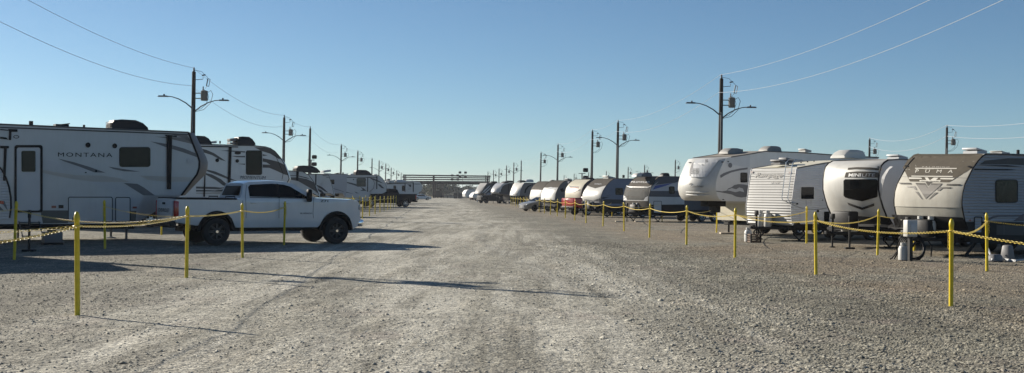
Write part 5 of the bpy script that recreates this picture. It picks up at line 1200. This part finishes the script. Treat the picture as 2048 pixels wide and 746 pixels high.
def nodes_ground(stone=False):
    m = bpy.data.materials.new('loose gravel' if stone else 'crushed stone ground'); m.use_nodes = True; nt = m.node_tree; N = nt.nodes; L = nt.links; b = N['Principled BSDF']
    b.inputs['Roughness'].default_value = .9; b.inputs['Specular IOR Level'].default_value = .25
    tc = N.new('ShaderNodeTexCoord'); sp = N.new('ShaderNodeSeparateXYZ'); L.new(tc.outputs['Object'], sp.inputs[0])
    def math_(op, a, c=None, d=None):
        n = N.new('ShaderNodeMath'); n.operation = op
        for i, v in enumerate((a, c, d)):
            if v is None: continue
            if isinstance(v, (int, float)): n.inputs[i].default_value = v
            else: L.new(v, n.inputs[i])
        return n.outputs[0]
    lat = math_('ADD', sp.outputs['X'], math_('MULTIPLY', sp.outputs['Y'], .059))
    def noise(scale, detail=4, rough=.55, stretch=None, w=0):
        n = N.new('ShaderNodeTexNoise'); n.inputs['Scale'].default_value = scale; n.inputs['Detail'].default_value = detail; n.inputs['Roughness'].default_value = rough
        mp = N.new('ShaderNodeMapping'); mp.inputs['Location'].default_value = (w * 3.1, w * 7.7, 0); mp.inputs['Rotation'].default_value = (0, 0, .059)
        if stretch: mp.inputs['Scale'].default_value = stretch
        L.new(tc.outputs['Object'], mp.inputs['Vector']); L.new(mp.outputs['Vector'], n.inputs['Vector']); return n.outputs['Fac']
    def ramp(v, a, c, lo=0., hi=1.):
        n = N.new('ShaderNodeMapRange'); n.interpolation_type = 'SMOOTHSTEP'; n.inputs['From Min'].default_value = a; n.inputs['From Max'].default_value = c; n.inputs['To Min'].default_value = lo; n.inputs['To Max'].default_value = hi
        L.new(v, n.inputs['Value']); return n.outputs['Result']
    def mix(f, a, c, blend='MIX'):
        n = N.new('ShaderNodeMix'); n.data_type = 'RGBA'; n.blend_type = blend
        if isinstance(f, (int, float)): n.inputs['Factor'].default_value = f
        else: L.new(f, n.inputs['Factor'])
        for s, v in ((6, a), (7, c)):
            if isinstance(v, tuple): n.inputs[s].default_value = (*v, 1)
            else: L.new(v, n.inputs[s])
        return n.outputs[2]
    wob = math_('ADD', lat, math_('MULTIPLY', math_('SUBTRACT', noise(.12, 3, w=4), .5), 5.0))
    lane = math_('MULTIPLY', ramp(wob, -6.5, -2.5), ramp(wob, 2.4, 6.0, 1, 0))                  # compacted pale lane
    streak = ramp(noise(.55, 6, .62, (1.0, .14, 1), 1), .42, .68)
    pale = math_('MULTIPLY', lane, math_('ADD', math_('MULTIPLY', streak, .65), .35))
    col = mix(ramp(noise(.25, 5, .6, None, 2), .35, .68), GC['dark'], GC['mid'])
    col = mix(pale, col, GC['pale'])
    col = mix(math_('MULTIPLY', ramp(noise(1.4, 6, .7, (1, .35, 1), 9), .52, .75), .55), col, GC['cream'])
    brown = math_('MULTIPLY', ramp(lat, 6.6, 9.0), ramp(noise(.2, 4, .6, None, 3), .30, .62))
    col = mix(math_('MULTIPLY', brown, .8), col, GC['brown'])
    col = mix(math_('MULTIPLY', ramp(noise(.5, 5, .65, None, 5), .55, .72), .45), col, GC['pink'])
    tr = noise(2.2, 4, .6, (1, .04, 1), 12); tm = math_('MULTIPLY', ramp(noise(.22, 3, .5, None, 13), .36, .54), math_('ADD', math_('MULTIPLY', lane, .85), .15))
    col = mix(math_('MULTIPLY', math_('MULTIPLY', ramp(tr, .5, .60), tm), .7), col, GC['pale'])
    col = mix(math_('MULTIPLY', math_('MULTIPLY', ramp(tr, .36, .47, 1, 0), tm), .6), col, GC['dark'])
    col = mix(1., col, ramp(noise(2.2, 6, .75, None, 14), .35, .65, .80, 1.22), 'MULTIPLY')
    far = ramp(sp.outputs['Y'], 430, 470); col = mix(far, col, mix(ramp(noise(.02, 4), .4, .6), (.13, .13, .07), (.25, .21, .13)))
    vor = N.new('ShaderNodeTexVoronoi'); vor.inputs['Scale'].default_value = 30 if not stone else 34; L.new(tc.outputs['Object'], vor.inputs['Vector'])
    hs = N.new('ShaderNodeSeparateColor'); L.new(vor.outputs['Color'], hs.inputs[0])
    col = mix(1., col, ramp(hs.outputs[0], 0, 1, .62, 1.38) if not stone else ramp(hs.outputs[0], 0, 1, .7, 1.75), 'MULTIPLY')
    grain = noise(60, 3, .7, None, 6); col = mix(1., col, ramp(grain, .25, .75, .72, 1.28), 'MULTIPLY')
    L.new(col, b.inputs['Base Color'])
    if not stone:
        v2 = N.new('ShaderNodeTexVoronoi'); v2.inputs['Scale'].default_value = 15; v2.feature = 'SMOOTH_F1'; L.new(tc.outputs['Object'], v2.inputs['Vector'])
        v3 = N.new('ShaderNodeTexVoronoi'); v3.inputs['Scale'].default_value = 42; L.new(tc.outputs['Object'], v3.inputs['Vector'])
        h = math_('ADD', math_('MULTIPLY', math_('SUBTRACT', 1, v2.outputs['Distance']), .022), math_('ADD', math_('MULTIPLY', math_('SUBTRACT', 1, v3.outputs['Distance']), .010), math_('MULTIPLY', noise(5, 6, .65, None, 7), .05)))
        h = math_('MULTIPLY', h, ramp(pale, 0., .9, 1., .55))
        bp = N.new('ShaderNodeBump'); bp.inputs['Strength'].default_value = 1.; bp.inputs['Distance'].default_value = 1.; L.new(h, bp.inputs['Height']); L.new(bp.outputs['Normal'], b.inputs['Normal'])
    return m
GC = dict(dark=(.125, .118, .094), mid=(.20, .19, .152), pale=(.385, .37, .315), cream=(.45, .405, .32), brown=(.19, .155, .11), pink=(.215, .175, .155))
gm, (gx, gy, gz) = ground(); go = link('ground', gm, nodes_ground()); go['kind'] = 'structure'
def stones(n=170000):
    rg = RNG; m = int(n * 2.2); Y = 8.5 + (rg.power(1.3, m) ** 1) * 0 + (rg.random(m) ** 1.35) * 34; X = (rg.random(m) - .5) * 2 * (Y * .46 + 1.5); lat = X + .059 * Y
    pn = .5 + .5 * np.sin(X * 1.3 + 2 * np.sin(Y * .7)) * np.sin(Y * .9 + 1.7 * np.sin(X * .6))
    w = np.clip((lat - 2.0) / 3.0, 0, 1) * .9 + .16 + .25 * np.clip((-lat - 3.5) / 2, 0, 1); w *= .35 + .65 * pn; w = np.where(lat > 8.5, w * .5, w)
    k = rg.random(m) < w; X = X[k][:n]; Y = Y[k][:n]; lat = lat[k][:n]; m = len(X)
    s = rg.lognormal(math.log(.0125), .38, m); s = np.clip(s, .006, .045) * np.where(lat > 2.5, 1.15, .9)
    xi = np.clip(np.searchsorted(gx, X), 1, len(gx) - 1); yi = np.clip(np.searchsorted(gy, Y), 1, len(gy) - 1); Zg = gz[yi, xi]
    base = np.array([[1, 0, 0], [.3, .95, .1], [-.8, .6, -.1], [-.9, -.5, .1], [.2, -1, 0], [.15, .05, .75], [-.1, 0, -.5]]); F0 = np.array([[0, 1, 5], [1, 2, 5], [2, 3, 5], [3, 4, 5], [4, 0, 5]])
    a = rg.random(m) * 6.28; P = base[None] * (1 + rg.uniform(-.3, .3, (m, 7, 3))) * np.stack([s * rg.uniform(.8, 1.5, m), s, s * rg.uniform(.6, 1.1, m)], -1)[:, None, :]
    ca, sa = np.cos(a)[:, None], np.sin(a)[:, None]; Q = np.stack([P[..., 0] * ca - P[..., 1] * sa, P[..., 0] * sa + P[..., 1] * ca, P[..., 2]], -1)
    Q = Q[:, :6] + np.stack([X, Y, Zg + s * .12], -1)[:, None, :]
    T = (F0[None] + (np.arange(m) * 6)[:, None, None]).reshape(-1, 3)
    me = bpy.data.meshes.new('gravel'); me.vertices.add(m * 6); me.vertices.foreach_set('co', Q.reshape(-1)); me.loops.add(T.size); me.loops.foreach_set('vertex_index', T.ravel())
    me.polygons.add(len(T)); me.polygons.foreach_set('loop_start', np.arange(0, T.size, 3)); me.polygons.foreach_set('loop_total', np.full(len(T), 3)); me.update(calc_edges=True)
    o = link('gravel', me, nodes_ground(True)); tag(o, 'loose grey crushed stones scattered over the drive and verges', 'gravel', kind='stuff')
stones()
# ================================================================== LIGHT
EL, AZ = 21.8, math.degrees(math.atan2(-.83, .56))
w = bpy.data.worlds.new('World'); scene.world = w; w.use_nodes = True; nt = w.node_tree; bg = nt.nodes['Background']
sky = nt.nodes.new('ShaderNodeTexSky'); sky.sky_type = 'NISHITA'; sky.sun_disc = False; sky.sun_elevation = R(EL); sky.sun_rotation = R(AZ % 360)
sky.air_density = .7; sky.dust_density = .2; sky.ozone_density = 4.; sky.altitude = 0
wb = nt.nodes.new('ShaderNodeMix'); wb.data_type = 'RGBA'; wb.blend_type = 'MULTIPLY'; wb.inputs['Factor'].default_value = 1; wb.inputs[7].default_value = (.975, 1.045, .985, 1)
nt.links.new(sky.outputs[0], wb.inputs[6]); nt.links.new(wb.outputs[2], bg.inputs[0]); bg.inputs[1].default_value = .05
sl = bpy.data.lights.new('sun', 'SUN'); sl.energy = 5.0; sl.angle = R(.5); sl.color = (1, .915, .79); so = bpy.data.objects.new('sun', sl); COL.objects.link(so)
Ld = Vector((.83 * math.cos(R(EL)), -.56 * math.cos(R(EL)), -math.sin(R(EL)))); so.rotation_euler = Ld.to_track_quat('-Z', 'Y').to_euler(); so.location = (-40, 60, 40)
scene.view_settings.view_transform = 'Standard'; scene.view_settings.look = 'None'; scene.view_settings.exposure = .93; scene.view_settings.gamma = 1.
scene.view_settings.use_curve_mapping = False
scene.render.engine = 'CYCLES'; scene.cycles.use_denoising = True; scene.cycles.max_bounces = 6
# ================================================================== HAZE
HZ = .00014
def f(bm): box(bm, (0, 1900, 14), (7400, 5200, 34))
hz = mk(f, 'haze', None); tag(hz, 'thin pale air haze over the whole lot', 'haze', kind='stuff')
hm = bpy.data.materials.new('haze air'); hm.use_nodes = True; n = hm.node_tree.nodes; n.remove(n['Principled BSDF'])
pv = n.new('ShaderNodeVolumePrincipled'); pv.inputs['Color'].default_value = (.86, .91, 1., 1); pv.inputs['Density'].default_value = HZ; pv.inputs['Anisotropy'].default_value = .3
hm.node_tree.links.new(pv.outputs[0], n['Material Output'].inputs['Volume']); hz.data.materials.clear(); hz.data.materials.append(hm)
scene.cycles.volume_bounces = 0
